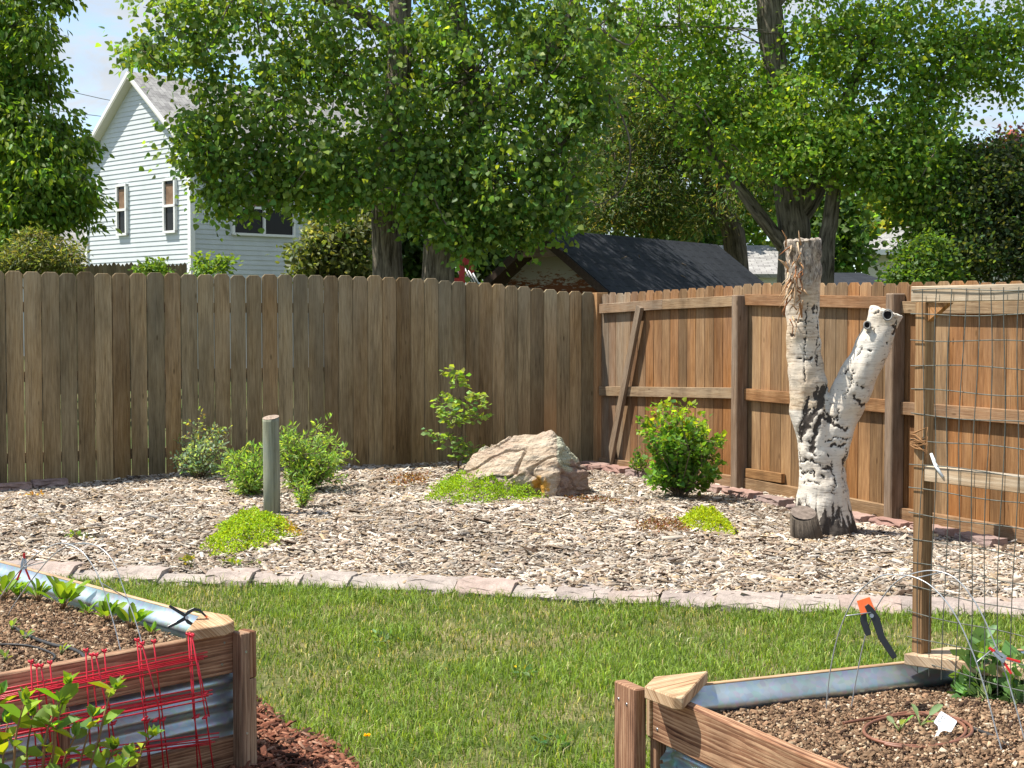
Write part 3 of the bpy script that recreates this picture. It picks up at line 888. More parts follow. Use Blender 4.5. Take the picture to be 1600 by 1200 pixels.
zb = .0
for i in range(nv):
    p = V(co_[i]); nn = V(no_[i])
    px, py = topx(p)
    jx, jy = noise.noise(p * 30) * 4 + noise.noise(p * 80) * 2.5, noise.noise(p * 30 + V((7, 3, 1))) * 4 + noise.noise(p * 80 + V((1, 5, 2))) * 2.5
    s_ = 0
    if nn.y < .35:
        for a, b2, wd in segs:
            if abs(px - a.x) > 60 or abs(py - a.y) > 60: continue
            ab = b2 - a; q = V((px + jx, py + jy, 0)) - a
            t = max(0, min(1, q.dot(ab) / max(ab.length_squared, 1e-6)))
            d = (q - ab * t).length
            s_ = max(s_, min(1, max(0, 1.2 - d / (wd * .8))))
    else:
        s_ = max(0, noise.noise(V((p.x * 8, p.y * 8, p.z * 16))) - .35) * 3
    streak = noise.noise(V((p.x * 17, p.y * 17, p.z * 1.5))) + .6 * noise.noise(V((p.x * 45, p.y * 45, p.z * 7)))
    base = min(1, max(0, (py - 782 + 62 * streak) / 44))
    base = max(base, min(1, max(0, (py - 826) / 14)))
    crust = 0
    if px < 1290 and py < 470:
        crust = min(1, max(0, (470 - py) / 45 + noise.noise(p * 9) * .8))
    tan = max(0, min(1, (1 if py < 640 and px < 1290 else .35) * (.75 + noise.noise(p * 5) * 1.1)))
    cols[i, :3] = (min(1, max(s_, base)), crust, tan)
    d = noise.noise(p * 6) * .016 + noise.noise(p * 13) * .008 + noise.fractal(V((p.x * 16, p.y * 16, p.z * 6)), 1, 2, 3) * .005
    d -= .012 * s_ * (1 if base < .3 else -.3)
    if crust > .1: d += crust * noise.fractal(V((p.x * 22, p.y * 22, p.z * 9)), 1, 2, 3) * .02
    if base > .2: d += base * noise.fractal(V((p.x * 18, p.y * 18, p.z * 5)), 1, 2, 3) * .018
    newco[i] = p + nn * d
me.vertices.foreach_set("co", newco.ravel()); ca.data.foreach_set("color", cols.ravel()); me.update()
me.polygons.foreach_set("use_smooth", np.ones(len(me.polygons), dtype=bool))
m, nt, b = mat('aspen_bark', .8, .25)
sep = nd(nt, 'ShaderNodeSeparateColor', links={0: nd(nt, 'ShaderNodeAttribute', attribute_name='Col').outputs[0]})
hz = nz(nt, coord(nt, 'Object', (9, 9, 75)), 1.0, 5, .65, .5)
n2 = nz(nt, coord(nt), 45, 5, .7); n3 = nz(nt, coord(nt), 7, 3)
c = mixc(nt, ramp(nt, hz, [(.3, 0.0), (.44, 1.0)]), (.4, .35, .29), mixc(nt, n3, (.56, .52, .45), (.74, .72, .67)))
c = mixc(nt, mth(nt, 'MULTIPLY', sep.outputs[2], .85), c, mixc(nt, ramp(nt, hz, [(.35, 0.0), (.6, 1.0)]), (.3, .19, .1), (.6, .47, .32)))
sp = nz(nt, coord(nt, 'Object', (26, 26, 60)), 1.0, 4, .6)
c = mixc(nt, ramp(nt, sp, [(.6, 0.0), (.68, .75)]), c, (.12, .1, .08))
crk = nz(nt, coord(nt, 'Object', (40, 40, 12)), 1.0, 5, .7, .8)
c = mixc(nt, sep.outputs[1], c, ramp(nt, crk, [(.36, (.06, .045, .035)), (.5, (.28, .23, .18)), (.62, (.46, .4, .33))]))
rag = nz(nt, coord(nt, 'Object', (55, 55, 30)), 1.0, 6, .75)
c = mixc(nt, ramp(nt, mth(nt, 'ADD', sep.outputs[0], mth(nt, 'MULTIPLY', mth(nt, 'SUBTRACT', rag, .5), 1.7)), [(.42, 0.0), (.62, 1.0)]), c, mixc(nt, n2, (.02, .017, .015), (.1, .082, .068)))
nt.links.new(c, b.inputs['Base Color'])
bump(nt, b, mth(nt, 'ADD', mth(nt, 'MULTIPLY', hz, .6), mth(nt, 'ADD', mth(nt, 'MULTIPLY', n2, .3), mth(nt, 'MULTIPLY', crk, .3))), .5, .012)
link(me, 'trunk', m, tr)
# knots near the top of the branch, cut end wood, peeling bark
KN = []
for px, py, r_, dy in ((1387, 492, .031, -.228), (1355, 508, .022, -.192)):
    c0 = at(px, py, YA + dy); ax = (V((0, 0, EYE)) - c0).normalized() + V((.12, 0, .1))
    ax.normalize(); a1 = ax.cross(V((0, 0, 1))).normalized(); a2 = ax.cross(a1)
    ring = [c0 + (a1 * math.cos(k * .3142) + a2 * math.sin(k * .3142) * 1.15) * r_ for k in range(21)]
    k0 = MB()
    k0.tube(ring, .006, 6, col=(.3, 0, 0), caps=False)
    k0.tube([c0 - ax * .05, c0 + ax * .0], [r_ * 1.0, r_ * .9], 20, col=(0, 0, 0))
    KN.append(k0)
m2, nt, b = mat('knot_bark', .9, .15)
at_ = nd(nt, 'ShaderNodeAttribute', attribute_name='Col').outputs[0]
sr = nd(nt, 'ShaderNodeSeparateColor', links={0: at_}).outputs[0]
nt.links.new(mixc(nt, sr, (.012, .01, .009), (.85, .83, .78)), b.inputs['Base Color'])
for k0 in KN: k0.build('knot', m2, tr)
pe = MB()
for i in range(46):
    px, py = random.gauss(1242, 7), random.uniform(378, 500)
    p = at(px, py, YA - .1 - random.uniform(.0, .03))
    ln = random.uniform(.04, .16)
    d = V((random.gauss(-.25, .3), random.gauss(-.2, .2), random.choice([-1, -1, 1]) * random.uniform(.5, 1))).normalized()
    q = p + d * ln * .5 + V((random.gauss(0, .01), -.01, 0)); r_ = p + d * ln + V((random.gauss(-.01, .015), -.012, -.015))
    pe.tube([p, q, r_], [.006, .005, .001], 4, col=random.choice([(.42, .22, .1), (.55, .35, .2), (.3, .13, .06), (.62, .46, .3)]))
for (a, b2) in (((1232, 420), (1216, 405)), ((1248, 450), (1264, 462)), ((1246, 430), (1240, 480)), ((1238, 440), (1226, 468))):
    p, q = at(*a, YA - .13), at(*b2, YA - .18)
    pe.tube([p, (p + q) / 2 + V((0, 0, .01)), q], [.01, .009, .002], 5, col=(.6, .4, .24))
pe.build('peeling_bark', attrmat('torn_bark', .9, .1, scale=40), tr)
# stub beside the trunk
YS = 10.25
st = MB(); st.tube([at(1262, 850, YS), at(1258, 828, YS), at(1255, 803, YS + .0)], [.115, .1, .088], 18)
for q_ in range(18): st.v[-1 - q_] = st.v[-1 - q_] + V((0, 0, (st.v[-1 - q_].y - YS) * .42))
tmp = st.build('cut_stub', M['bark_dark'], tr)
e = MB(); cc = at(1255, 802, YS)
for k in range(18): e.v.append(cc + V((math.cos(k / 18 * 6.283) * .086, math.sin(k / 18 * 6.283) * .086, .006 + .086 * .42 * math.sin(k / 18 * 6.283))))
e.face(range(18), [(math.cos(k / 18 * 6.283) * .086, math.sin(k / 18 * 6.283) * .086) for k in range(18)], [(.5, 0, .5)] * 18)
m3, nt, b = mat('end_grain', .9, .1)
vec = nd(nt, 'ShaderNodeVectorMath', {1: tuple(-x for x in cc)}, {0: nd(nt, 'ShaderNodeTexCoord').outputs['Object']}, operation='ADD').outputs[0]
rg = nd(nt, 'ShaderNodeTexWave', {'Scale': 38.0, 'Distortion': 1.5, 'Detail': 3.0}, {'Vector': vec}, wave_type='RINGS', rings_direction='Z').outputs['Fac']
nt.links.new(mixc(nt, 1.0, ramp(nt, rg, [(.2, (.13, .1, .085)), (.8, (.27, .22, .18))]), ramp(nt, nz(nt, coord(nt), 30, 4), [(.3, .6), (.7, 1.2)]), 'MULTIPLY'), b.inputs['Base Color'])
e.build('cut_face', m3, tmp)
# ------------------------------------------------------------------ round post
pp = onmulch(425, 806)
gp = MB(); Yp = pp.y
rr_ = .0595
gp.tube([pp - V((0, 0, .2)), pp + V((0, 0, .3)), pp + V((-.004, 0, .66)), pp + V((-.004, 0, .69))], [rr_, rr_ * .985, rr_ * .96, rr_ * .96], 28)
for k in range(28): gp.v[-1 - k] = gp.v[-1 - k] + V((0, 0, (gp.v[-1 - k].y - Yp) * .22 + (gp.v[-1 - k].x - pp.x) * .1))
m, nt, b = mat('treated_post_wood', .85, .2)
n1 = nz(nt, coord(nt, 'Object', (45, 45, 2.2)), 1.0, 5, .65); n2 = nz(nt, coord(nt), 8, 3)
c = ramp(nt, n1, [(.3, (.12, .125, .085)), (.5, (.23, .24, .17)), (.7, (.33, .34, .26))])
c = mixc(nt, ramp(nt, n2, [(.45, 0.0), (.7, .6)]), c, (.2, .23, .2))
nt.links.new(c, b.inputs['Base Color']); bump(nt, b, n1, .5, .008)
pr = thing('wooden_post', pp, 'short round greenish grey wooden post standing in the wood chips', 'post')
gp.build('post_shaft', m, pr)
e = MB(); tc_ = pp + V((-.004, 0, .691))
for k in range(24):
    a = k / 24 * 6.283; dx, dy = math.cos(a) * rr_ * .97, math.sin(a) * rr_ * .97
    e.v.append(tc_ + V((dx, dy, dy * .22 + dx * .1 + .002)))
e.face(range(24), [(q.x, q.y) for q in e.v], [(.5, 0, .5)] * 24)
e.build('cut_top', plain('cracked_end_grain', (.3, .23, .18), .9, .1, vary=.55, scale=70, bumps=.6), pr)

# ------------------------------------------------------------------ shrubs and plants
def plant(name, label, cat, base, tips, leaf, lsize, nleaf, colf, m='leaf', stem='twig', srad=.004, start=.25, spread=.02, up=.3, group=None, out=.8, bend=.12, subs=0, pair=False):
    """stems from base to each tip, leaves along each stem"""
    t = thing(name, base, label, cat, group)
    st = MB(); Ps, Ts = [], []
    for tip in tips:
        tip = V(tip); d = tip - V(base)
        side = V((random.gauss(0, 1), random.gauss(0, 1), 0)) * d.length * bend
        q = [V(base) + V((random.gauss(0, .012), random.gauss(0, .012), 0)), V(base) + d * .4 + side + V((0, 0, d.length * .1)), V(base) + d * .75 + side * .6 + V((0, 0, d.length * .06)), tip]
        stems = [q]
        for _ in range(subs):
            o_ = q[1].lerp(q[2], random.random()); dd = V((random.gauss(0, 1), random.gauss(0, 1), random.uniform(.1, 1.2))).normalized() * d.length * random.uniform(.2, .4)
            stems.append([o_, o_ + dd * .4, o_ + dd * .75, o_ + dd])
        for q in stems:
            st.tube(q, [srad, srad * .8, srad * .55, srad * .25], 5, caps=False)
            for j in range(nleaf):
                f_ = start + (1 - start) * (j + random.random()) / nleaf
                x_ = f_ * 3; i = min(2, int(x_)); p = q[i].lerp(q[i + 1], x_ - i)
                ax = (q[i + 1] - q[i]).normalized()
                for sgn in ((0,) if not pair else (0, 1)):
                    rd = V((random.gauss(0, 1), random.gauss(0, 1), random.gauss(0, 1))); rd = (rd - ax * rd.dot(ax)).normalized()
                    if sgn: rd = -rd0
                    rd0 = rd
                    Ps.append(p + rd * random.uniform(0, spread)); Ts.append(rd * out + ax * .55 + V((0, 0, up * random.uniform(-.6, 1))))
    st.build('stems', M[stem], t)
    n = len(Ps)
    P, T = np.array([tuple(x) for x in Ps]), np.array([tuple(x) for x in Ts])
    N_ = rand_dirs(n, 1.3)
    sz = lsize * R.uniform(.6, 1.25, n)
    v, f, c = leaves(P, T, N_, sz, leaf, colf(n, P))
    np_mesh('foliage', v, f, c, M[m], t)
    return t


def blob_tips(n, specs, Yc, dY):
    """points inside pixel ellipses at depth Yc"""
    out = []
    tot = sum(s[4] for s in specs)
    for px, py, rx, ry, wgt in specs:
        for _ in range(max(1, round(n * wgt / tot))):
            a, r_ = random.uniform(0, 6.283), math.sqrt(random.random())
            out.append(at(px + math.cos(a) * r_ * rx, py + math.sin(a) * r_ * ry, Yc + random.uniform(-dY, dY)))
    return out


# leafy shrub by the cedar fence
bs = onmulch(1062, 780)
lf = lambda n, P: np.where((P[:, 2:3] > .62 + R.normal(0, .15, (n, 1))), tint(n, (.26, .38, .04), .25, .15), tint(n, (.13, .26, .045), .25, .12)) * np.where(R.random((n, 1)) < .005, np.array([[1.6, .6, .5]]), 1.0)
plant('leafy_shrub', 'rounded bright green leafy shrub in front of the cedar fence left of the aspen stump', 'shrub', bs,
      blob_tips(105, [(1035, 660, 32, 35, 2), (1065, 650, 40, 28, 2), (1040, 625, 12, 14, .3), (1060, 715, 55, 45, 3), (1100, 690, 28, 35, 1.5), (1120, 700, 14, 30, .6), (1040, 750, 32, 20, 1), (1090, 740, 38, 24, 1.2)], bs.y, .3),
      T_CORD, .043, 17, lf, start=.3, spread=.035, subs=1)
b2 = onmulch(1006, 752)
plant('leafy_shrub', 'small low leafy sprig at the foot of the cedar fence left of the rounded shrub', 'shrub', b2 + V((0, .3, 0)),
      blob_tips(16, [(988, 712, 20, 14, 2), (1008, 722, 16, 12, 1.3)], b2.y + .25, .12), T_CORD, .034, 9, lambda n, P: tint(n, (.12, .22, .035)), start=.35, spread=.03)
# shrubs by the grey fence
bb = onmulch(312, 748)
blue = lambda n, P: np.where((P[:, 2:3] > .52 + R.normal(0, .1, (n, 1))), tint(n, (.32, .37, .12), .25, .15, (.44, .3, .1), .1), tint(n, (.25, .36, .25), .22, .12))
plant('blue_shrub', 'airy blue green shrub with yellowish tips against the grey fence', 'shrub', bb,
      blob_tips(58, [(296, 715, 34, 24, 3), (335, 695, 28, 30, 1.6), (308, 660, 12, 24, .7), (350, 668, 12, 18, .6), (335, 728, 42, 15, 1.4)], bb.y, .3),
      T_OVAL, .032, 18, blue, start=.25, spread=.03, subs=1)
green = lambda n, P: tint(n, (.21, .35, .085), .28, .14, (.3, .42, .12), .3)
b3 = onmulch(390, 776)
plant('green_shrub', 'low feathery green shrub immediately left of the round post', 'shrub', b3,
      blob_tips(70, [(384, 732, 36, 32, 3), (392, 704, 12, 10, .5), (372, 712, 8, 12, .4), (400, 755, 26, 18, 1), (366, 755, 16, 14, .6)], b3.y, .3), T_LANC, .05, 17, green, start=.25, spread=.025, subs=1)
b4 = onmulch(470, 772)
plant('green_shrub', 'wide feathery green shrub spreading out to the right of the round post', 'shrub', b4 + V((0, .2, 0)),
      blob_tips(112, [(452, 690, 22, 26, 1.6), (508, 708, 34, 34, 2.2), (498, 668, 6, 14, .35), (532, 712, 10, 16, .5), (470, 735, 30, 30, 1.6), (442, 678, 8, 18, .5), (520, 745, 22, 12, .7), (478, 760, 12, 26, .6)], b4.y + .15, .4), T_LANC, .05, 17, green, start=.3, spread=.025, subs=1)
b5 = onmulch(474, 796)
plant('green_shrub', 'small drooping tuft of narrow green leaves right of the post base', 'shrub', b5,
      blob_tips(14, [(473, 765, 16, 24, 1)], b5.y, .12), T_LANC, .042, 20, green, start=.1, spread=.022)
# oak sapling
b6 = onmulch(716, 735)
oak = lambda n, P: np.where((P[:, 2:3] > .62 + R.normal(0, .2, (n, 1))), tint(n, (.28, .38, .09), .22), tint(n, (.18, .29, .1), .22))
t = thing('oak_sapling', b6, 'slender oak sapling with layered lobed leaves against the grey fence behind the boulder', 'sapling')
st = MB(); trunk = [at(716, 735, b6.y), at(716, 705, b6.y), at(722, 680, b6.y), at(722, 655, b6.y), at(719, 625, b6.y), at(716, 600, b6.y), at(710, 578, b6.y)]
st.tube(trunk, [.011, .01, .009, .008, .007, .005, .002], 6)
Ps, Ts = [], []
for px, py, rx, ry, nn_ in ((708, 585, 14, 9, 26), (718, 600, 12, 5, 16), (690, 622, 11, 7, 20), (715, 630, 18, 7, 26), (745, 620, 14, 6, 22), (755, 632, 7, 5, 10), (703, 645, 15, 9, 34), (748, 652, 14, 7, 20), (712, 660, 18, 7, 26), (674, 678, 10, 7, 16), (700, 686, 16, 7, 24), (735, 645, 10, 7, 14), (735, 704, 22, 9, 34), (715, 700, 16, 8, 18), (728, 715, 14, 6, 14)):
    c0 = at(px, py, b6.y + random.uniform(-.15, .12))
    n0 = min(trunk, key=lambda q: (q - c0).length + max(0, q.z - c0.z) * 3)
    st.tube([n0, (n0 + c0) / 2 + V((0, 0, .015)), c0], [.004, .003, .002], 4)
    for _ in range(int(nn_ * 1.5)):
        p = c0 + V((random.gauss(0, rx * .55 / 163), random.gauss(0, .05), random.gauss(0, ry * .55 / 163)))
        Ps.append(tuple(p)); Ts.append((random.gauss((p.x - c0.x) * 12, .7), random.gauss(-.2, .7), random.gauss(0, .3)))
st.build('stems', M['twig'], t)
n = len(Ps); P = np.array(Ps)
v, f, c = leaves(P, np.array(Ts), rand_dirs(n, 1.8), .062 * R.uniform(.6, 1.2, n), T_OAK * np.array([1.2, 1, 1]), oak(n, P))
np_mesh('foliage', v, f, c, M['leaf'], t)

# sedum mats
def sedum(label, px, py, rx, ry, h, colf, n, name='sedum_mat', lsz=.013, outline=None):
    c0 = onmulch(px, py); s = c0.y / F
    a, r_ = R.uniform(0, 6.283, n), np.sqrt(R.random(n))
    wob = 1 + .16 * np.sin(a * 3 + px) + .1 * np.sin(a * 7 + 1) + .09 * np.sin(a * 13 + 2) + R.normal(0, .07, n) * (r_ > .8)
    ex, ey = rx * s, ry * s * c0.y / (EYE - c0.z)
    X, Y = c0.x + np.cos(a) * r_ * ex * wob, c0.y + np.sin(a) * r_ * ey * wob
    Z = zm(X, Y) + h * np.clip(1 - r_ ** 2.4, 0, 1) * (1 + .4 * np.sin(X * 38 + Y * 9) * np.sin(Y * 31)) + R.uniform(-.022, .012, n)
    P = np.stack([X, Y, Z], -1)
    T = rand_dirs(n, .5) + np.stack([np.cos(a) * r_ * .6, np.sin(a) * r_ * .6, np.zeros(n)], -1)
    v, f, c = leaves(P, T, rand_dirs(n, 1.0), lsz * R.uniform(.7, 1.3, n), T_OVAL * np.array([1.5, 1, 1]), colf(n, a, r_))
    o = np_mesh(name, v, f, c, M['leaf_soft'])
    return tag(o, label, 'ground cover')


ye = lambda n, a, r_: np.where(((a < .7) | (a > 6.2))[:, None] & (r_ > .75)[:, None], tint(n, (.42, .3, .03)), tint(n, (.29, .41, .025), .32, .12))
sedum('bright yellow green sedum mat at the foot of the round post', 391, 838, 62, 22, .11, ye, 9500)
gr = lambda n, a, r_: np.where(((a < .5) & (r_ > .6))[:, None], tint(n, (.5, .33, .03)), tint(n, (.24, .38, .02), .3, .1))
sedum('long vivid green sedum mat growing along the left foot of the boulder', 762, 772, 98, 20, .15, gr, 13000)
sedum('small round yellow green sedum tuft in front of the leafy shrub', 1104, 822, 39, 15, .1, lambda n, a, r_: tint(n, (.34, .43, .02), .3, .1), 5200)
dd = lambda n, a, r_: tint(n, (.19, .085, .05), .4, .2, (.26, .2, .08), .22)
sedum('dried reddish brown sedum patch left of the vivid green mat', 640, 752, 42, 13, .035, lambda n, a, r_: np.where((R.random(n) < .12)[:, None], tint(n, (.5, .26, .03)), dd(n, a, r_)), 1800, 'dried_sedum')
sedum('dried brown and olive sedum patch at the right foot of the boulder', 925, 785, 70, 9, .03, dd, 1500, 'dried_sedum')
sedum('dark dried sedum patch left of the small yellow green tuft', 1035, 826, 55, 13, .035, dd, 2000, 'dried_sedum')

# weeds
def weed(label, px, py, n, h, colr, leaf=T_OVAL, sz=.03, soil=None, name='weed', cat='weed', wide=.05):
    p = onmulch(px, py) if soil is None else onz(px, py, soil)
    tips = [p + V((random.gauss(0, wide), random.gauss(0, wide), h * random.uniform(.4, 1))) for _ in range(n)]
    return plant(name, label, cat, p, tips, leaf, sz, 4, lambda k, P: tint(k, colr, .25, .15, (.4, .33, .05), .12), stem='stem', srad=.002, start=.35, spread=.012)


weed('tiny green weed in the chips above the left wire hoop', 122, 842, 7, .06, (.16, .25, .06))
weed('yellowing weed near the pale edging stones below the yellow mat, left of another', 300, 888, 6, .09, (.26, .28, .05))
weed('spreading yellow green weed in the chips beside the lawn edging below the yellow mat', 368, 888, 8, .07, (.24, .32, .04))
weed('clump of orange dead leaves on the chips below the left end of the grey fence', 55, 778, 6, .05, (.45, .26, .07), name='dead_plant', cat='dead plant')
weed('green grass tuft at the foot of the grey fence left of the blue shrub', 245, 738, 7, .1, (.14, .22, .04), T_LANC, .05)
weed('broad leaved weed in the middle of the lawn near its right side', 820, 1060, 7, .05, (.1, .2, .07), T_OVAL, .03, 0.0)
weed('broad leaved weed low in the lawn in front of the right bed', 870, 1170, 8, .05, (.11, .21, .07), T_OVAL, .03, 0.0)
weed('pale clover patch near the middle of the lawn by the left bed', 600, 1005, 8, .05, (.22, .32, .16), T_OVAL, .03, 0.0)
# dandelion
p = onz(570, 1178, 0); t = thing('dandelion', p, 'single yellow dandelion flower in the lawn near the bark path', 'flower')
s_ = MB(); s_.tube([p, p + V((.005, 0, .04)), p + V((.008, -.005, .065))], .002, 5); s_.build('stem', M['stem'], t)
n = 60; a = R.uniform(0, 6.28, n)
v, f, c = leaves(np.tile(np.array(p + V((.008, -.005, .065))), (n, 1)), np.stack([np.cos(a), np.sin(a), R.uniform(0, .8, n)], -1), rand_dirs(n, 2), .015, T_LANC, tint(n, (.75, .5, .01), .1, .05))
np_mesh('petals', v, f, c, M['leaf_soft'], t)
# ------------------------------------------------------------------ raised beds
HB = .47
UP = V((0, 0, 1))


def corrugated(name, a, b_, z0, z1, nrm, parent, pitch=.068, amp=.011, ph=.6):
    """sheet between two plan points with horizontal ridges"""
    me = MB(); n = max(8, int((z1 - z0) / pitch * 10))
    for i in range(n + 1):
        z = z1 - (z1 - z0) * i / n
        off = nrm * (amp * math.sin((z1 - z) / pitch * 6.283 + ph))
        me.v += [V((a.x, a.y, z)) + off, V((b_.x, b_.y, z)) + off]
    for i in range(n): me.face([2 * i, 2 * i + 1, 2 * i + 3, 2 * i + 2], [(0, 0)] * 4, [(0, 0, 0)] * 4, 0, True)
    return me.build(name, M['sheet'], parent)


def rail_box(mbx, a, b_, ztop, h, nrm, th, col=None):
    d = (b_ - a); c0 = (a + b_) / 2; c0.z = ztop - h / 2
    mbx.box(c0 + nrm * th / 2, V((d.x / 2, d.y / 2, 0)), nrm * th / 2, V((0, 0, h / 2)), col=col)


def flat(px, py, z=HB): return onz(px, py, z)


def soil_bed(name, label, poly, z, bump_h, n):
    """bark compost surface: base sheet plus loose bits, one mass"""
    A, B_, D = [V((p.x, p.y, 0)) for p in poly]
    a, b2 = R.random(n), R.random(n)
    P = np.array(A)[None] + a[:, None] * np.array(B_ - A) + b2[:, None] * np.array(D - A)
    hgt = lambda a_, b_: z + bump_h * np.sin(np.clip(a_, 0, 1) * np.pi) ** .5 * np.sin(np.clip(b_, 0, 1) * np.pi) ** .5 + .006 * np.sin(a_ * 23 + b_ * 9) * np.sin(b_ * 19)
    Z = hgt(a, b2)
    P[:, 2] = Z + R.uniform(-.004, .006, n)
    L = np.exp(R.normal(math.log(.0058), .55, n)).clip(.0025, .024)
    pal = [(.22, .14, .085), (.15, .092, .056), (.3, .2, .125), (.06, .036, .025), (.42, .31, .2), (.56, .46, .34), (.33, .2, .12)]
    v, f, c = chips(P, L, L * R.uniform(.3, .8, n), L * .25 + .001, R.uniform(0, 6.28, n), R.normal(0, .4, n), R.normal(0, .5, n), chipcolors(n, pal, [5, 4, 4, 3.5, 1.6, .9, 3]))
    ga, gb = np.meshgrid(np.linspace(0, 1, 30), np.linspace(0, 1, 30), indexing='ij')
    G = np.array(A)[None, None] + ga[..., None] * np.array(B_ - A) + gb[..., None] * np.array(D - A)
    G[..., 2] = hgt(ga, gb) - .003
    ii, jj = np.meshgrid(np.arange(29), np.arange(29), indexing='ij'); q = (ii * 30 + jj).ravel()
    bf = np.stack([q, q + 30, q + 31, q + 1], -1)
    parts = [(v, f, c), (G.reshape(-1, 3), bf, np.tile(np.array([[.13, .08, .05]]), (900, 1)))]
    o = np_mesh(name, *join_np(parts), M['soilbit'])
    return tag(o, label, kind='stuff')


# ---- left bed
A = flat(0, 1055); Lc = flat(362, 988)
d1 = (Lc - A).normalized(); n1 = V((d1.y, -d1.x, 0))        # n1 faces us
Bf, Bn = flat(0, 879), flat(322, 966)
d2 = (Bf - Bn).normalized(); n2 = V((d2.y, -d2.x, 0))
if n2.y < 0: n2 = -n2                                     # outwards, away from us
bed = thing('raised_bed', Lc - UP * HB, 'raised garden bed of stained boards and corrugated metal behind the folded red wire panels', 'raised bed')
A2 = Lc - d1 * 1.9
x = MB(); rail_box(x, A2, Lc + d1 * .03, HB, .135, -n1, .036, (.5, .25, .35)); x.build('rail', M['bed'], bed, .003)
x = MB(); rail_box(x, A2, Lc + d1 * .03, .12, .14, -n1, .036, (.6, .1, .3)); x.build('rail', M['bed'], bed, .003)
corrugated('metal_panel', A2 - n1 * .03, Lc - n1 * .03 + d1 * .055, 0, HB - .02, n1, bed)
x = MB(); m_ = fp0 = Lc - d1 * .5
rail_box(x, Lc - d1 * .66, Lc - d1 * .6, HB - .137, .2, -n1, .034, (.3, .2, .4)); x.build('brace', M['bed'], bed, .002)
x = MB(); p = Lc + d1 * .018 + n1 * .026; p.z = HB / 2
x.box(p, d1 * .017, n1 * .026, UP * (HB / 2 + .002), col=(.45, .5, .5)); x.build('post', M['bed'], bed, .003)
x = MB(); p = Lc + d1 * .052 + n1 * .016; p.z = HB / 2
x.box(p + UP * .16, d1 * .015, n1 * .03, UP * .077, col=(.2, 0, .1)); x.box(p - UP * .075, d1 * .015, n1 * .03, UP * .155, col=(.8, .3, .6)); x.build('post', M['bed'], bed, .003)
far0 = Bn - d2 * .1; far1 = Bn + d2 * 2.6
corrugated('metal_panel', far0 - n2 * .022, far1 - n2 * .022, .05, HB, -n2, bed, .1, .02, -1.57)
x = MB(); rail_box(x, far0, far1, HB + .004, .135, n2 , .02, (.6, .3, .6)); p = 0
x.build('rail', M['bedpale'], bed, .002)
x = MB(); zc = HB + .042
x.prism([onz(290, 986, zc), onz(352, 976, zc), onz(366, 970, zc), onz(357, 961, zc), onz(317, 954, zc)], -UP * .036, d1 * .3 + d2, col=(.75, 0, .5))
x.build('corner_cap', M['bedpale'], bed, .003)
soil_bed('garden_soil', 'brown bark compost filling the left raised bed', [A2, Lc - n1 * .05, A2 + (far1 - far0) * .72], .40, .012, 85000)

# ---- right bed
R0 = flat(1010, 1076); K = flat(1424, 1026)
e1 = (K - R0).normalized(); e2 = V((e1.y, -e1.x, 0))
rb = thing('raised_bed', R0 - UP * HB, 'raised garden bed of stained boards with the wire trellis standing on its far corner', 'raised bed')
x = MB(); rail_box(x, R0 + e2 * .005, R0 + e2 * 2.2, HB, .136, e1, .036, (.55, .1, .2)); x.build('rail', M['bed'], rb, .004)
x = MB(); rail_box(x, R0 + e2 * .005, R0 + e2 * 2.2, .13, .136, e1, .036, (.4, .1, .2)); x.build('rail', M['bed'], rb, .004)
x = MB(); p = R0 + e2 * .02 + e1 * .03; p.z = .17
x.box(p, e2 * .018, e1 * .02, UP * .17, col=(.4, .2, .3)); x.build('brace', M['bed'], rb, .003)
corrugated('metal_panel', R0 + e2 * .01 + e1 * .06, R0 + e2 * 2.2 + e1 * .06, 0, HB - .03, -e1, rb)
x = MB(); p = R0 - e2 * .058 - e1 * .0185; p.z = HB / 2
x.box(p, e2 * .06, e1 * .0185, UP * (HB / 2 + .002), col=(.25, .25, .15)); x.build('post', M['bed'], rb, .004)
f0, f1 = flat(1030, 1079), flat(1418, 1037)
fd = (f1 - f0).normalized(); fn = V((-fd.y, fd.x, 0))
f1b = f1 + fd * .5
corrugated('metal_panel', f0 - fn * .022, f1b - fn * .022, .05, HB, -fn, rb, .1, .02, -1.57)
x = MB(); rail_box(x, f0 - fd * .03, f1b, HB + .004, .13, fn, .02, (.6, .1, .5)); x.build('rail', M['bedpale'], rb, .002)
x = MB(); zc = HB + .038
x.prism([onz(a, b_, zc) for a, b_ in ((1007, 1072), (1052, 1089), (1067, 1090), (1106, 1048), (1022, 1057))], -UP * .034, e1 - e2 * .3, col=(.6, .05, .6))
x.build('corner_cap', M['bedpale'], rb, .003)
x = MB()
x.prism([onz(a, b_, zc) for a, b_ in ((1412, 1021), (1500, 1033), (1640, 1050), (1660, 1036), (1580, 1020), (1480, 1010))], -UP * .034, e1, col=(.5, .5, .6))
x.build('corner_cap', M['bedpale'], rb, .003)
soil_bed('garden_soil', 'brown bark compost filling the right raised bed', [R0 - e2 * .08 + e1 * .06, R0 + e2 * 1.9 + e1 * .06, R0 - e2 * .08 + e1 * 1.5], .385, .03, 95000)

for base_, par, pts_s in ((n1, bed, [Lc - d1 * .03 + n1 * .001 + UP * -.03, Lc - d1 * .04 + n1 * .001 - UP * .1, Lc + d1 * .018 + n1 * .053 - UP * .06, Lc + d1 * .02 + n1 * .053 - UP * .33]),
                          (-e1, rb, [R0 - e2 * .09 - e1 * .038 - UP * .045, R0 - e2 * .045 - e1 * .038 - UP * .05, R0 + e2 * .06 - e1 * .001 - UP * .1])):
    for p in pts_s:
        x = MB(); x.tube([p - base_ * .006, p + base_ * .0012], .0042, 8); x.build('screw', M['steel'], par)

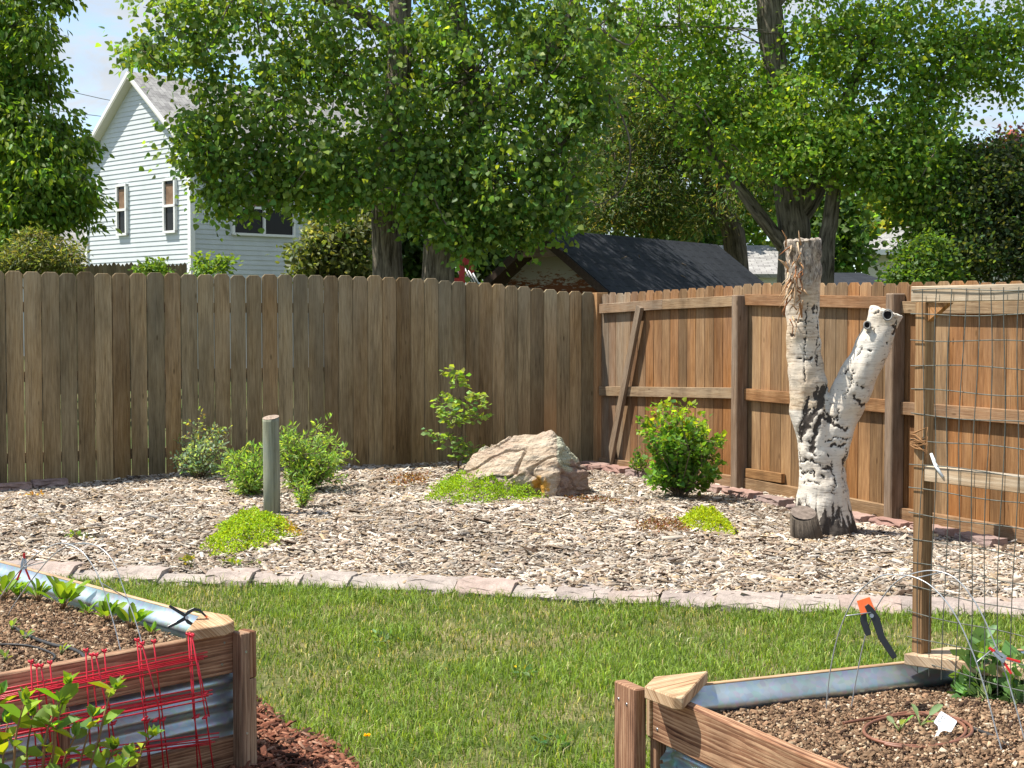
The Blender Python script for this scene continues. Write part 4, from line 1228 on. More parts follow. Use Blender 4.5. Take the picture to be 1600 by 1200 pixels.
# ------------------------------------------------------------------ trellis on the right bed
te = V((.49, -.872, 0)).normalized(); tn = V((-.872, -.49, 0)).normalized()
T0 = onz(1424, 1018, HB + .038)
ZT = 1.5 + (498 - 447) / F * T0.y
tre = thing('wire_trellis', T0, 'wooden frame trellis with square wire mesh standing on the right raised bed', 'trellis')
w_ = .0205
x = MB(); p = T0 + te * w_ + tn * -w_; x.box(V((p.x, p.y, (T0.z + ZT - .048) / 2)), te * w_, tn * w_, UP * ((ZT - .048 - T0.z) / 2), col=(.5, .05, .6)); x.build('post', M['rail'], tre, .002)
x = MB(); p2 = p + te * 1.35; x.box(V((p2.x, p2.y, (T0.z - .3 + ZT - .048) / 2)), te * w_, tn * w_, UP * ((ZT - .048 - T0.z + .3) / 2), col=(.5, .2, .6)); x.build('post', M['rail'], tre, .002)
x = MB(); x.box(V((p.x, p.y, ZT - .024)) + te * .68, te * .72, tn * w_, UP * .023, col=(.7, .7, .6)); x.build('rail', M['trellis'], tre, .002)
zmid = 1.5 - (738 - 498) / F * T0.y
x = MB(); x.box(V((p.x, p.y, zmid)) + te * (.68) + tn * .002, te * .655, tn * w_, UP * .023, col=(.7, .9, .6)); x.build('rail', M['trellis'], tre, .002)
x = MB(); b0 = V((p.x, p.y, ZT - .05)) + te * .021 + tn * .012
x.prism([b0, b0 - UP * .055, b0 + te * .085], -tn * .02, te - UP, col=(.1, 0, .2)); x.build('gusset', M['corner'], tre)
wm = MB()
o0 = T0 - te * .0 + tn * .003
zs = [ZT - .012 - .0735 * i for i in range(17)]
for i, z in enumerate(zs):
    if z < HB - .05: break
    pts_ = [V((o0.x, o0.y, z)) + te * l + tn * (.003 * math.sin(l * 9 + i)) + UP * (.0035 * math.sin(l * 13 + i * 1.7) - (.012 * l if i == 0 else 0)) for l in np.linspace(-.012, 1.3, 26)]
    wm.tube(pts_, .0016, 5, caps=False)
l = .045
k = 0
while l < 1.3:
    pts_ = [V((o0.x, o0.y, z)) + te * (l + .006 * math.sin(z * 7 + k) + (ZT - z) * -.012) + tn * (.004 + .003 * math.sin(z * 9 + k)) for z in np.linspace(ZT - .01, HB - .02, 24)]
    wm.tube(pts_, .0015, 5, caps=False); l += .0515; k += 1
wm.build('wire_mesh', M['wire'], tre)
tw = MB(); tb = T0 + te * .02 + tn * .004; tb.z = 1.5 - (690 - 498) / F * T0.y
for k in range(9):
    a0 = tb + UP * random.uniform(-.02, .03)
    tw.tube([a0 - te * .03 + UP * random.uniform(-.01, .02), a0 + tn * .01, a0 + te * .04 + UP * random.uniform(-.03, .03), a0 + te * .03 - UP * .05], [.002, .003, .002, .001], 5)
tag(tw.build('dried_vine', plain('dry_vine', (.28, .15, .07), .9, .1, vary=.5)), 'tangle of dry brown vine tied round the trellis post', 'dried vine')
rb_ = MB(); a0 = tb + te * .055 - UP * .03
rb_.tube([a0, a0 + te * .02 - UP * .035, a0 + te * .05 - UP * .065], [.004, .006, .004], 6)
tag(rb_.build('cloth_tie', M['white']), 'pale strip of cloth hanging from the vine on the trellis post', 'cloth tie')


# ------------------------------------------------------------------ wire hoops, clamps
def smooth_path(pts_, n=8):
    out = []
    for i in range(len(pts_) - 1):
        p0, p1, p2, p3 = pts_[max(i - 1, 0)], pts_[i], pts_[i + 1], pts_[min(i + 2, len(pts_) - 1)]
        for k in range(n):
            t = k / n
            out.append(.5 * ((2 * p1) + (p2 - p0) * t + (2 * p0 - 5 * p1 + 4 * p2 - p3) * t * t + (3 * p1 - p0 - 3 * p2 + p3) * t ** 3))
    return out + [pts_[-1]]


def arc(pxs, Y0, Y1, n=8):
    x0, x1 = pxs[0][0], pxs[-1][0]
    return smooth_path([at(px, py, Y0 + (Y1 - Y0) * (px - x0) / (x1 - x0)) for px, py in pxs], n)


def hoop(label, arcs, rungs, r_):
    t = thing('wire_hoop', arcs[0][0], label, 'wire hoop', 'wire hoops over the beds')
    for a_ in arcs:
        x = MB(); x.tube(a_, r_, 6); x.build('arch_wire', M['white_wire'], t)
    for i, j in rungs:
        x = MB(); x.tube([arcs[0][i], arcs[1][j]], r_ * .9, 6); x.build('rung', M['white_wire'], t)
    return t


aR1 = arc([(1290, 1116), (1297, 1050), (1312, 985), (1338, 930), (1372, 902), (1400, 898), (1432, 903), (1462, 922), (1492, 960), (1520, 1020), (1540, 1080), (1556, 1140), (1572, 1196)], 4.24, 3.8)
aR2 = arc([(1330, 1108), (1338, 1060), (1352, 995), (1372, 945), (1402, 908), (1440, 893), (1472, 894), (1500, 910), (1530, 952), (1556, 1010), (1580, 1080), (1602, 1160)], 4.29, 3.88)
hoop('tall silvery double wire hoop with rungs over the right raised bed', [aR1, aR2], [(1, 1), (19, 22), (48, 48), (74, 72)], .0018)
aL1 = arc([(-60, 1010), (-15, 955), (20, 905), (50, 872), (75, 855), (100, 849), (128, 862), (150, 893), (165, 930), (178, 975), (190, 1022)], 5.5, 4.95)
aL2 = arc([(0, 985), (25, 940), (60, 893), (85, 866), (110, 852), (135, 849), (158, 857), (178, 880), (195, 925), (210, 965), (224, 1012)], 5.62, 5.05)
hoop('thin silvery double wire hoop arching over the left raised bed', [aL1, aL2], [(20, 20), (60, 66), (40, 42)], .0019)


def ribbon(mbx, path, widths, o, ax, ay, az, th, s):
    """flat bar following a 2-D path in the plane ax, ay"""
    n = len(path); lf, rt = [], []
    for i in range(n):
        a_, b2 = path[max(i - 1, 0)], path[min(i + 1, n - 1)]
        d = V((b2[0] - a_[0], b2[1] - a_[1])).normalized()
        w = widths[i] / 2; x_, y_ = path[i]
        lf.append((x_ - d.y * w, y_ + d.x * w)); rt.append((x_ + d.y * w, y_ - d.x * w))
    mbx.prism([o + (ax * a_ + ay * b2) * s + az * th / 2 for a_, b2 in rt + lf[::-1]], -az * th, ax, col=(.5, .5, .5))


def clamp(label, o, ang, s, kind, face=None):
    """spring clamp; jaws towards +x of its own plane, turned by ang in the picture plane"""
    az = (V((0, 0, EYE)) - o).normalized(); ax = V((1, 0, 0)); ax = (ax - az * ax.dot(az)).normalized(); ay = az.cross(ax)
    ax, ay = ax * math.cos(ang) + ay * math.sin(ang), -ax * math.sin(ang) + ay * math.cos(ang)
    t = thing('spring_clamp', o, label, 'clamp', 'spring clamps on the beds')
    if kind == 'wide':
        up = [(-1.0, .5), (-.55, .3), (-.12, .1), (.05, .3), (.3, .48), (.6, .46), (.95, .2)]
        dn = [(-.9, -.62), (-.5, -.36), (-.1, -.06), (.1, -.22), (.35, -.32), (.62, -.25)]
        wu, wd_ = [.14, .17, .2, .2, .17, .14, .1], [.13, .17, .22, .2, .16, .1]
        b_, tip, th = 'black', 'orange', .022
        tips = [((.9, .24), (1.05, .12), .12), ((.6, -.26), (.72, -.2), .1)]
    elif kind == 'hang':
        up = [(-1.0, -.16), (-.95, -.15), (-.5, -.04), (-.1, -.06), (.12, -.01), (.25, .03)]
        dn = [(-.38, .2), (-.33, .2), (-.05, .2), (.1, .14), (.25, .08)]
        wu, wd_ = [.1, .13, .15, .18, .16, .1], [.1, .14, .15, .12, .08]
        b_, tip, th = 'black', 'orange', .02
        tips = [((.08, 0.05), (.4, .05), .32)]
    else:
        up = [(-.1, .12), (.2, .09), (.55, .05)]; dn = [(-.1, -.12), (.2, -.09), (.55, -.05)]
        wu = wd_ = [.1, .16, .1]; b_, tip, th = 'steel', 'red', .012
        tips = [((.5, .0), (.8, .0), .14), ((-.62, .32), (-.05, .1), .11), ((-.6, -.34), (-.05, -.1), .11)]
    x = MB(); ribbon(x, up, wu, o + az * .003, ax, ay, az, th, s); x.build('arm', M[b_], t, .001)
    x = MB(); ribbon(x, dn, wd_, o - az * .003, ax, ay, az, th * .85, s); x.build('arm', M[b_], t, .001)
    for (a_, b2, wd2) in tips:
        x = MB(); ribbon(x, [a_, b2], [wd2, wd2 * .9], o, ax, ay, az, th * 1.15, s); x.build('tip' if kind != 'red' else 'handle', M[tip], t, .001)
    x = MB(); x.tube([o + az * (th * .8), o - az * (th * .8)], .006 if kind != 'red' else .005, 10); x.build('pivot', M['steel'], t)
    return t


o = at(292, 965, onz(292, 990, HB).y + .02)
clamp('black spring clamp with orange tips gripping the corner cap of the left bed', o, -.12, .062, 'wide')
o = aR2[20] + V((-.0, -.012, 0)); o = at(1362, 962, 4.24)
clamp('black spring clamp with an orange jaw hanging from the right wire hoop', o, 1.88, .128, 'hang')
o = at(37, 888, 5.5)
clamp('red handled steel clamp gripping the left wire hoop', o, 1.57, .068, 'red')
o = at(1569, 1030, 3.92)
clamp('red handled steel clamp on the right wire hoop above the pea plants', o, 2.45, .058, 'red')

# ------------------------------------------------------------------ folded red wire panels
def fpl(px, py, off):
    d = ray(px, py); c0 = Lc + n1 * off
    t = (c0 - V((0, 0, EYE))).dot(n1) / d.dot(n1)
    return V((0, 0, EYE)) + d * t


cage = thing('wire_cage', fpl(200, 1150, .05), 'folded stack of red coated wire panels leaning on the front of the left raised bed', 'wire cage')
panels = [
    (.095, [[(300, 993), (322, 1120), (334, 1205)], [(222, 1005), (248, 1105), (256, 1205)], [(150, 1023), (168, 1115), (172, 1160)], [(64, 1040), (72, 1090), (84, 1205)]],
     [[(-40, 1101), (308, 1031)], [(-40, 1160), (322, 1087)], [(20, 1196), (336, 1152)]]),
    (.075, [[(294, 991), (302, 1110), (316, 1205)], [(214, 1000), (226, 1130), (234, 1205)], [(134, 1016), (143, 1205)], [(48, 1034), (58, 1205)], [(308, 1031), (327, 1120)]],
     [[(-40, 1092), (324, 1019)], [(-40, 1152), (332, 1078)], [(30, 1184), (342, 1145)]]),
    (.055, [[(240, 1002), (247, 1060), (264, 1205)], [(163, 1017), (170, 1100), (186, 1205)], [(78, 1035), (88, 1140), (98, 1205)], [(298, 992), (309, 1205)]],
     [[(-40, 1086), (293, 1019)], [(-40, 1142), (298, 1078)], [(40, 1190), (330, 1157)]]),
    (.04, [[(219, 1010), (236, 1205)], [(143, 1023), (160, 1205)], [(57, 1040), (70, 1205)]],
     [[(-40, 1096), (318, 1024)], [(-40, 1156), (326, 1082)]])]
for off, vs, hs in panels:
    x = MB()
    hs = hs + [[(a_[0], a_[1] + 4 + off * 30) for a_ in q] for q in hs]
    for q in vs + hs: x.tube([fpl(px, py, off + (.005 if q in vs else 0)) for px, py in q], .0023, 6)
    for q in vs:
        c0 = fpl(*q[0], off)
        x.tube([c0 + V((math.cos(a) * .006, math.sin(a) * .006, .004 * math.sin(a * 2))) for a in np.linspace(0, 6, 9)], .003, 5)
        if random.random() < .8 and len(q) > 1:
            c1 = fpl(q[0][0] * .4 + q[-1][0] * .6, q[0][1] * .4 + q[-1][1] * .6, off + .005)
            x.tube([c1 + d1 * -.012 - UP * .004, c1 + n1 * .004, c1 + d1 * .012 + UP * .006], [.002, .006, .002], 6)
    x.build('wire_panel', M['red_wire'], cage)

# ------------------------------------------------------------------ things in the beds
def rosette(label, px, py, z, n, ln, name='beet_seedling', cat='seedling', colr=(.16, .28, .03), group='leafy seedlings in the left bed', stalk='redstem', spread=.9):
    p = onz(px, py, z)
    t = thing(name, p, label, cat, group)
    st = MB(); Ps, Ts, S = [], [], []
    for i in range(n):
        a = i * 2.4 + random.uniform(-.4, .4); el = random.uniform(.65, 1.35)
        d = V((math.cos(a) * math.cos(el) * spread, math.sin(a) * math.cos(el) * spread, math.sin(el)))
        l_ = ln * random.uniform(.6, 1.1)
        m_ = p + d * l_ * .5
        st.tube([p, p + d * l_ * .25, m_], [.003, .0025, .002], 5)
        Ps.append(tuple(m_)); Ts.append(tuple(d + V((0, 0, -.25)))); S.append(l_ * .8)
    st.build('stems', M[stalk], t)
    n = len(Ps)
    big = np.array([(0, 0, 0), (.13, .12, .03), (.23, .5, .09), (.15, .85, .03), (0, 1, -.1), (-.15, .85, .04), (-.23, .5, .09), (-.13, .12, .03), (0, .5, -.03)], float)
    bf = np.array([(0, 1, 2, 8), (8, 2, 3, 4), (8, 4, 5, 6), (0, 8, 6, 7)])
    P, T = np.array(Ps), unit(np.array(Ts)); N_ = unit(np.array([0, 0, 1.0]) + R.normal(0, .25, (n, 3)))
    B = unit(np.cross(T, N_)); N2 = np.cross(B, T); S = np.array(S)
    v = P[:, None, :] + S[:, None, None] * (big[None, :, 0, None] * B[:, None] + big[None, :, 1, None] * T[:, None] + big[None, :, 2, None] * N2[:, None])
    f = (np.arange(n)[:, None, None] * 9 + bf[None]).reshape(-1, 4)
    np_mesh('foliage', v.reshape(-1, 3), f, np.repeat(tint(n, colr, .22, .12), 9, axis=0), M['leaf_soft'], t, smooth=True)


for i, (px, py, n, ln, txt) in enumerate(((6, 938, 8, .12, 'at the left edge below the red clamp'), (30, 936, 6, .08, 'small, just below the red clamp'), (60, 940, 9, .1, 'left of the largest one'), (98, 952, 14, .155, 'largest of the row'), (135, 962, 6, .07, 'low one right of the largest'),
                                          (168, 972, 10, .115, 'pale, crossed by the hoop wire'), (206, 985, 10, .12, 'between the two hoop feet'), (236, 993, 5, .06, 'smallest, nearest the corner cap'))):
    rosette(f'broad leaved green seedling in the left bed, {txt}', px, py, .405, n + 5, ln * .74)
for i, (px, py, txt) in enumerate(((38, 1000, 'on the black tubing'), (8, 1032, 'at the left edge'), (18, 985, 'far left, tiny'), (95, 1022, 'near the board'))):
    rosette(f'tiny weed sprout in the left bed {txt}', px, py, .41, 4, .035, 'weed', 'weed', (.2, .3, .06), 'weed sprouts in the left bed', 'stem')
for px, py, txt in ((1400, 1130, 'inside the brown tubing, left one'), (1434, 1122, 'inside the brown tubing, next to the white tag')):
    rosette(f'squash seedling with two oval leaves {txt}', px + 5, py + 12, .415, 3, .06, 'squash_seedling', 'seedling', (.22, .33, .15), 'squash seedlings in the right bed', 'stem', 1.4)
# pea plants
for (bx, by, specs, n, txt) in ((1540, 1095, [(1520, 1040, 26, 34, 2), (1545, 1020, 20, 24, 1.2), (1535, 1000, 8, 10, .3), (1500, 1085, 14, 10, .5), (1545, 1075, 22, 20, 1)], 46, 'tall bushy pea plant at the trellis foot left of the red clamp'),
                                (1590, 1105, [(1585, 1070, 14, 28, 1), (1600, 1040, 14, 24, .8), (1600, 1090, 16, 16, .7), (1622, 1060, 20, 40, 1)], 34, 'pea plant at the right edge below the red clamp')):
    p = onz(bx, by, .41)
    plant('pea_plant', txt, 'pea plant', p, blob_tips(n, specs, p.y + .12, .1), T_CORD * np.array([1.15, 1, 1]), .042, 6, lambda k, P: tint(k, (.14, .26, .08), .22, .12), m='leaf_soft', stem='stem', srad=.002, start=.35, spread=.02, group='pea plants in the right bed')
rosette('upright pale pea shoot rising above the pea plants', 1532, 1010, .5, 4, .07, 'pea_shoot', 'pea plant', (.25, .38, .2), None, 'stem', .4)

# drip tubing
def tubing(label, pxs, z, r_, m_, name='drip_tube', loops=False):
    x = MB(); x.tube(smooth_path([onz(px, py, z) for px, py in pxs], 6), r_, 8)
    return tag(x.build(name, M[m_]), label, 'drip tube')


z_ = .418
th = np.linspace(-.3, 2 * 6.283 - .9, 60)
coil = [(1380, 1126), (1395, 1122)] + []
xs_ = [(1432 + (82 + 5 * math.sin(a * .5)) * math.cos(math.pi * 1.0 + a), 1141 + (26 + 2 * math.cos(a * .5)) * -math.sin(math.pi + a) * -1) for a in th]
tubing('brown drip tube coiled in two loops round the squash seedlings', [(1318, 1130), (1345, 1125), (1390, 1118)] + xs_[8:], .418, .0045, 'tubebrown')
tubing('black drip tube leading from the brown coil to the right edge', [(1518, 1138), (1545, 1148), (1575, 1166), (1612, 1188)], .414, .006, 'tubeblack')
tubing('thick black drip tube running into the board of the left bed', [(20, 980), (55, 998), (85, 1008), (112, 1014), (128, 1022), (133, 1030)], .416, .0065, 'tubeblack')
tubing('thin black drip tube curving across the left bed', [(-20, 1008), (20, 1007), (50, 1010), (75, 1018), (86, 1025), (80, 1033)], .416, .004, 'tubeblack')

# white plant tag
Yt = onz(1460, 1157, .41).y
tg = thing('plant_tag', at(1460, 1158, Yt), 'small white plastic plant tag with handwriting stuck in the soil beside the brown tubing', 'plant tag')
x = MB()
outl = [(1460.5, 1158), (1457.5, 1156.5), (1466, 1140), (1465.5, 1134.5), (1459.5, 1129.5), (1459.5, 1127.5), (1469, 1112.5), (1471.5, 1111.5), (1494.5, 1126), (1495, 1128.5), (1486.5, 1143), (1484, 1144), (1477.5, 1141.5), (1473, 1142), (1469.5, 1144)]
vx = V((0, 0, EYE)) - at(1475, 1128, Yt); vx.normalize()
tl = [at(a_, b2, Yt + (1158 - b2) * .0011) for a_, b2 in outl]
x.prism(tl[::-1], -vx * .0015, UP, col=(.5, 0, 0)); x.build('tag_plate', M['white'], tg)
ux = (at(1494.5, 1126, Yt) - at(1471.5, 1111.5, Yt)).normalized(); uz = vx; uy = uz.cross(ux).normalized()
for txt, (px, py), sz in (('Dwarf', (1469.5, 1122.5), .0125), ('Squash', (1464.0, 1127.5), .0125)):
    cu = bpy.data.curves.new('writing', 'FONT'); cu.body = txt; cu.size = sz; cu.extrude = .0002
    o = bpy.data.objects.new('tmp', cu); COL.objects.link(o)
    dg = bpy.context.evaluated_depsgraph_get(); me = bpy.data.meshes.new_from_object(o.evaluated_get(dg)); bpy.data.objects.remove(o)
    p = at(px, py, Yt + (1158 - py) * .0011) + vx * .0012
    uz2 = ux.cross(uy).normalized()
    me.transform(Matrix(((ux.x, uy.x, uz2.x, p.x), (ux.y, uy.y, uz2.y, p.y), (ux.z, uy.z, uz2.z, p.z), (0, 0, 0, 1))))
    me.materials.clear(); link(me, 'handwriting', M['ink'], tg)

# leafy stems at the lower left, in front of the red panels
def leafy(label, stems, Y, ls, colr=(.15, .26, .05)):
    t = thing('leafy_plant', at(stems[0][0][0], 1240, Y), label, 'plant', 'leafy plants at the lower left')
    st = MB(); Ps, Ts, Ns, S = [], [], [], []
    for path in stems:
        q = smooth_path([at(px, py, Y + random.uniform(-.03, .03)) for px, py in path], 5)
        st.tube(q, [.0045 * (1 - .7 * i / len(q)) for i in range(len(q))], 6)
        n = len(q); k = int(n * .25); a = random.uniform(0, 6)
        while k < n:
            for sgn in (0, 3.14):
                f_ = k / n
                a2 = a + sgn + random.uniform(-.4, .4)
                d = V((math.cos(a2), math.sin(a2) * .8, random.uniform(.1, .9) * (.5 + f_)))
                Ps.append(tuple(q[k])); Ts.append(tuple(d)); S.append(ls * random.uniform(.6, 1.1) * (1 - .35 * (f_ > .85)))
            a += 1.4; k += random.choice([2, 3])
        for _ in range(4):
            Ps.append(tuple(q[-1])); Ts.append((random.gauss(0, .5), random.gauss(0, .5), 1)); S.append(ls * .55)
    st.build('stems', M['redstem'], t)
    n = len(Ps); T = np.array(Ts)
    v, f, c = leaves(np.array(Ps), T, rand_dirs(n, 1.6), np.array(S), T_OVAL * np.array([1.0, 1, 2.2]), tint(n, colr, .25, .15, (.26, .36, .03), .35))
    np_mesh('foliage', v, f, c, M['leaf_soft'], t)


leafy('leafy green plant with upright reddish stems at the lower left edge', [[(-30, 1240), (-12, 1150), (0, 1085)], [(20, 1240), (25, 1150), (40, 1095)], [(5, 1250), (5, 1180), (12, 1130)], [(-20, 1240), (-20, 1190), (-10, 1140)]], 4.0, .075)
leafy('leafy green plant with the tallest stem in front of the red wire panels', [[(64, 1240), (72, 1150), (90, 1105), (108, 1068)], [(75, 1240), (88, 1140), (98, 1100)], [(50, 1250), (42, 1180), (52, 1118)], [(95, 1250), (100, 1190), (118, 1150)]], 4.02, .075)
leafy('leafy green plant with a pale heart shaped leaf near the middle of the red panels', [[(115, 1245), (128, 1180), (146, 1120)], [(125, 1245), (150, 1170), (170, 1090), (182, 1075)], [(140, 1250), (165, 1200), (178, 1168)]], 4.05, .068)
leafy('lone leafy sprig at the right end of the red wire panels', [[(185, 1250), (198, 1205), (205, 1178)], [(208, 1240), (222, 1170), (240, 1150)], [(170, 1250), (180, 1225), (190, 1195)]], 4.1, .06)
# ------------------------------------------------------------------ houses behind
def siding_wall(mbx, a, b_, z0, z1, nrm, lap=.16, top=None, col=(.5, .5, .5), lip=.02):
    """lap boards from plan point a to b_; top(f)->z gives a gable outline"""
    n = int(math.ceil((z1 - z0) / lap)); d = b_ - a
    for i in range(n):
        zb, zt = z0 + i * lap, min(z0 + (i + 1) * lap, z1)
        f0, f1, g0, g1_ = 0.0, 1.0, 0.0, 1.0
        if top:
            hb, hw = top(zb), max(.003, top(zt))
            if hb <= .01: continue
            f0, f1, g0, g1_ = .5 - hb / 2, .5 + hb / 2, .5 - hw / 2, .5 + hw / 2
        p, q, p2, q2 = a + d * f0, a + d * f1, a + d * g0, a + d * g1_
        o1, o2 = nrm * lip, nrm * .004
        b = len(mbx.v)
        mbx.v += [V((p.x, p.y, zb)) + o1, V((q.x, q.y, zb)) + o1, V((q2.x, q2.y, zt)) + o2, V((p2.x, p2.y, zt)) + o2, V((p.x, p.y, zb)) + o2 * 0, V((q.x, q.y, zb)) + o2 * 0]
        mbx.face([b, b + 1, b + 2, b + 3], [(0, 0)] * 4, [col] * 4); mbx.face([b + 4, b + 5, b + 1, b], [(0, 0)] * 4, [col] * 4)


def slab(mbx, pts_, th):
    """thick quad roof plane"""
    a, b_, c, d = [V(p) for p in pts_]
    nr = (b_ - a).cross(d - a).normalized()
    if nr.z < 0: nr = -nr
    mbx.prism([a, b_, c, d] if (b_ - a).cross(d - a).dot(nr) > 0 else [d, c, b_, a], -nr * th, (d - a), col=(.5, .2, .5))


def shingles(name, c1, c2, c3, sx_=3.3, sy_=7.0):
    m, nt, b = mat(name, .95, .1)
    uv = coord(nt, 'UV', (sx_, sy_, 1))
    br = nd(nt, 'ShaderNodeTexBrick', {'Scale': 1.0, 'Mortar Size': .03, 'Color1': (*c1, 1), 'Color2': (*c2, 1), 'Mortar': (*c3, 1), 'Brick Width': 1.0, 'Row Height': 1.0, 'Bias': 0.0}, {'Vector': uv})
    n = nz(nt, coord(nt), 3, 5); n2 = nz(nt, coord(nt), 60, 3)
    c = mixc(nt, 1.0, br.outputs[0], ramp(nt, n, [(.3, .75), (.7, 1.2)]), 'MULTIPLY')
    c = mixc(nt, 1.0, c, ramp(nt, n2, [(.3, .8), (.7, 1.2)]), 'MULTIPLY')
    nt.links.new(c, b.inputs['Base Color']); bump(nt, b, br.outputs[1], -.5, .02)
    return m


M['roof_dark'] = shingles('dark_shingles', (.028, .031, .037), (.035, .038, .045), (.018, .02, .024), 3.0, 8.0)
M['roof_grey'] = shingles('grey_shingles', (.26, .25, .24), (.36, .35, .33), (.14, .13, .13))
M['siding'] = plain('pale_blue_siding', (.57, .605, .61), .6, .3, vary=.07, scale=2)
M['trim'] = plain('white_trim', (.8, .8, .77), .6, .3, vary=.04)
M['soffit'] = plain('cream_soffit', (.66, .64, .55), .7, .2, vary=.05)
m, nt, b = mat('window_glass', .12, .12); b.inputs['Base Color'].default_value = (.02, .019, .018, 1); M['glass'] = m
M['curtain'] = plain('brown_blind', (.22, .14, .09), .8, .1, vary=.3, scale=6)

Ch = at(300, 430, 40); Ch.z = 0
g1 = V((-.69, .72, 0)).normalized()     # gable wall runs away to the left
g2 = V((.72, .69, 0)).normalized()      # long wall runs away to the right
gn = V((-g1.y, g1.x, 0)); gn = gn if gn.y < 0 else -gn
ln_ = V((g2.y, -g2.x, 0))
GW, ZE, ZA = 5.45, 5.88, 7.98
hs = thing('house', Ch, 'pale blue house with lap siding and a steep gable behind the left fence', 'house')
x = MB()
siding_wall(x, Ch, Ch + g1 * GW, 0, ZE, gn, .128)
siding_wall(x, Ch, Ch + g1 * GW, ZE, ZA, gn, .128, lambda z: max(0, 1 - (z - ZE) / (ZA - ZE)))
x.build('wall', M['siding'], hs)
x = MB(); siding_wall(x, Ch, Ch + g2 * 9, 0, ZE, ln_, .128); x.build('wall', M['siding'], hs)
x = MB()
x.box(Ch + UP * 2.8 + gn * .02 + ln_ * .02, gn * .07, ln_ * .07, UP * 2.8); x.build('corner_trim', M['trim'], hs); x = MB()
x.box(Ch + g1 * GW + UP * 2.8 + gn * .02, gn * .05, g1 * .06, UP * 2.8)
x.build('corner_trim', M['trim'], hs)
mid = Ch + g1 * GW / 2; ov, ro = .27, .45
sl_h = (ZA - ZE) / (GW / 2)
rf = MB(); sf = MB(); rk = MB()
for sgn in (-1, 1):
    e = mid + g1 * sgn * (GW / 2 + ro) + UP * (ZE - ro * sl_h)
    r0, r1 = mid + UP * ZA + gn * ov, mid + UP * ZA - gn * 9
    e0, e1_ = e + gn * ov, e - gn * 9
    t_ = UP * .2
    slab(rf, [r0 + t_, e0 + t_, e1_ + t_, r1 + t_], .06)
    slab(sf, [r0 + t_ * .3 + UP * .0, e0 + t_ * .3, e0 - gn * ov + t_ * .3, r0 - gn * ov + t_ * .3], .04)
    rk.prism([r0 + t_ * .96 + gn * .01, r0 + UP * .06 + gn * .01, e0 + UP * .06 + gn * .01, e0 + t_ * .96 + gn * .01] if sgn > 0 else [r0 + UP * .06 + gn * .01, r0 + t_ * .96 + gn * .01, e0 + t_ * .96 + gn * .01, e0 + UP * .06 + gn * .01], -gn * .05, (e0 - r0), col=(.5, 0, .5))
rf.build('roof', M['roof_grey'], hs); sf.build('soffit', M['soffit'], hs); rk.build('rake_board', M['trim'], hs)


def window(parent, org, along, nrm, f0, f1, z0, z1, split_v=False, split_h=True):
    a, b_ = org + along * f0, org + along * f1
    t_ = .065
    fr = MB()
    c0 = (a + b_) / 2; hw = (b_ - a).length / 2
    for z in (z0, z1) + (((z0 + z1) / 2,) if split_h else ()):
        fr.box(c0 + UP * z + nrm * .06, along * (hw + t_ / 2), nrm * .045, UP * t_ / 2)
    for p in (a, b_) + ((c0,) if split_v else ()):
        fr.box(p + UP * (z0 + z1) / 2 + nrm * .058, along * t_ / 2, nrm * .043, UP * ((z1 - z0) / 2 + t_ * .45))
    w = fr.build('window', M['trim'], parent)
    g = MB(); g.box(c0 + UP * (z0 + z1) / 2 + nrm * .035, along * hw, nrm * .01, UP * (z1 - z0) / 2); g.build('pane', M['glass'], w)
    g = MB(); g.box(c0 + UP * (z0 * .28 + z1 * .72) + nrm * .047, along * (hw - .05), nrm * .003, UP * (z1 - z0) * .2); g.build('blind', M['curtain'], w)


def fz(py, p): return EYE + (HOR - py) / F * p.y


for x0, x1, ya, yb in ((189, 203, 291, 367), (262, 279, 282, 363)):
    def gf(px):   # distance along the gable wall of a picture column
        u = (px - CX) / F; return (u * Ch.y - Ch.x) / (g1.x - u * g1.y)
    fa, fb = gf(x1), gf(x0)
    pm = Ch + g1 * (fa + fb) / 2
    window(hs, Ch, g1, gn, fa, fb, fz(yb, pm), fz(ya, pm))
def lf_(px):
    u = (px - CX) / F; return (u * Ch.y - Ch.x) / (g2.x - u * g2.y)
pm = Ch + g2 * (lf_(410))
window(hs, Ch, g2, ln_, lf_(364), lf_(458), fz(368, pm), fz(285, pm), True)

# grey roofed neighbour at the far left
h2 = at(100, 430, 62); h2.z = 0
nb_ = thing('house', h2, 'far pale house with a grey shingle roof between the left tree and the blue house', 'house')
x = MB(); siding_wall(x, h2 + V((-6, 0, 0)), h2 + V((8, 0, 0)), 0, 3.6, V((0, -1, 0)), .2); x.build('wall', M['siding'], nb_)
x = MB(); slab(x, [h2 + V((-7, -.6, 3.5)), h2 + V((9, -.6, 3.5)), h2 + V((9, 4, 7.0)), h2 + V((-7, 4, 7.0))], .15); x.build('roof', M['roof_grey'], nb_)
x = MB(); q = at(118, 430, 55); x.tube([V((q.x, q.y, 0)), V((q.x, q.y, 3.4))], .17, 10); x.build('porch_column', M['trim'], nb_)
x = MB(); x.tube([V((q.x - .22, q.y - .1, 0)), V((q.x - .22, q.y - .1, 2.9)), V((q.x - .5, q.y, 3.5))], .07, 8); x.build('downspout', M['wire'], nb_)
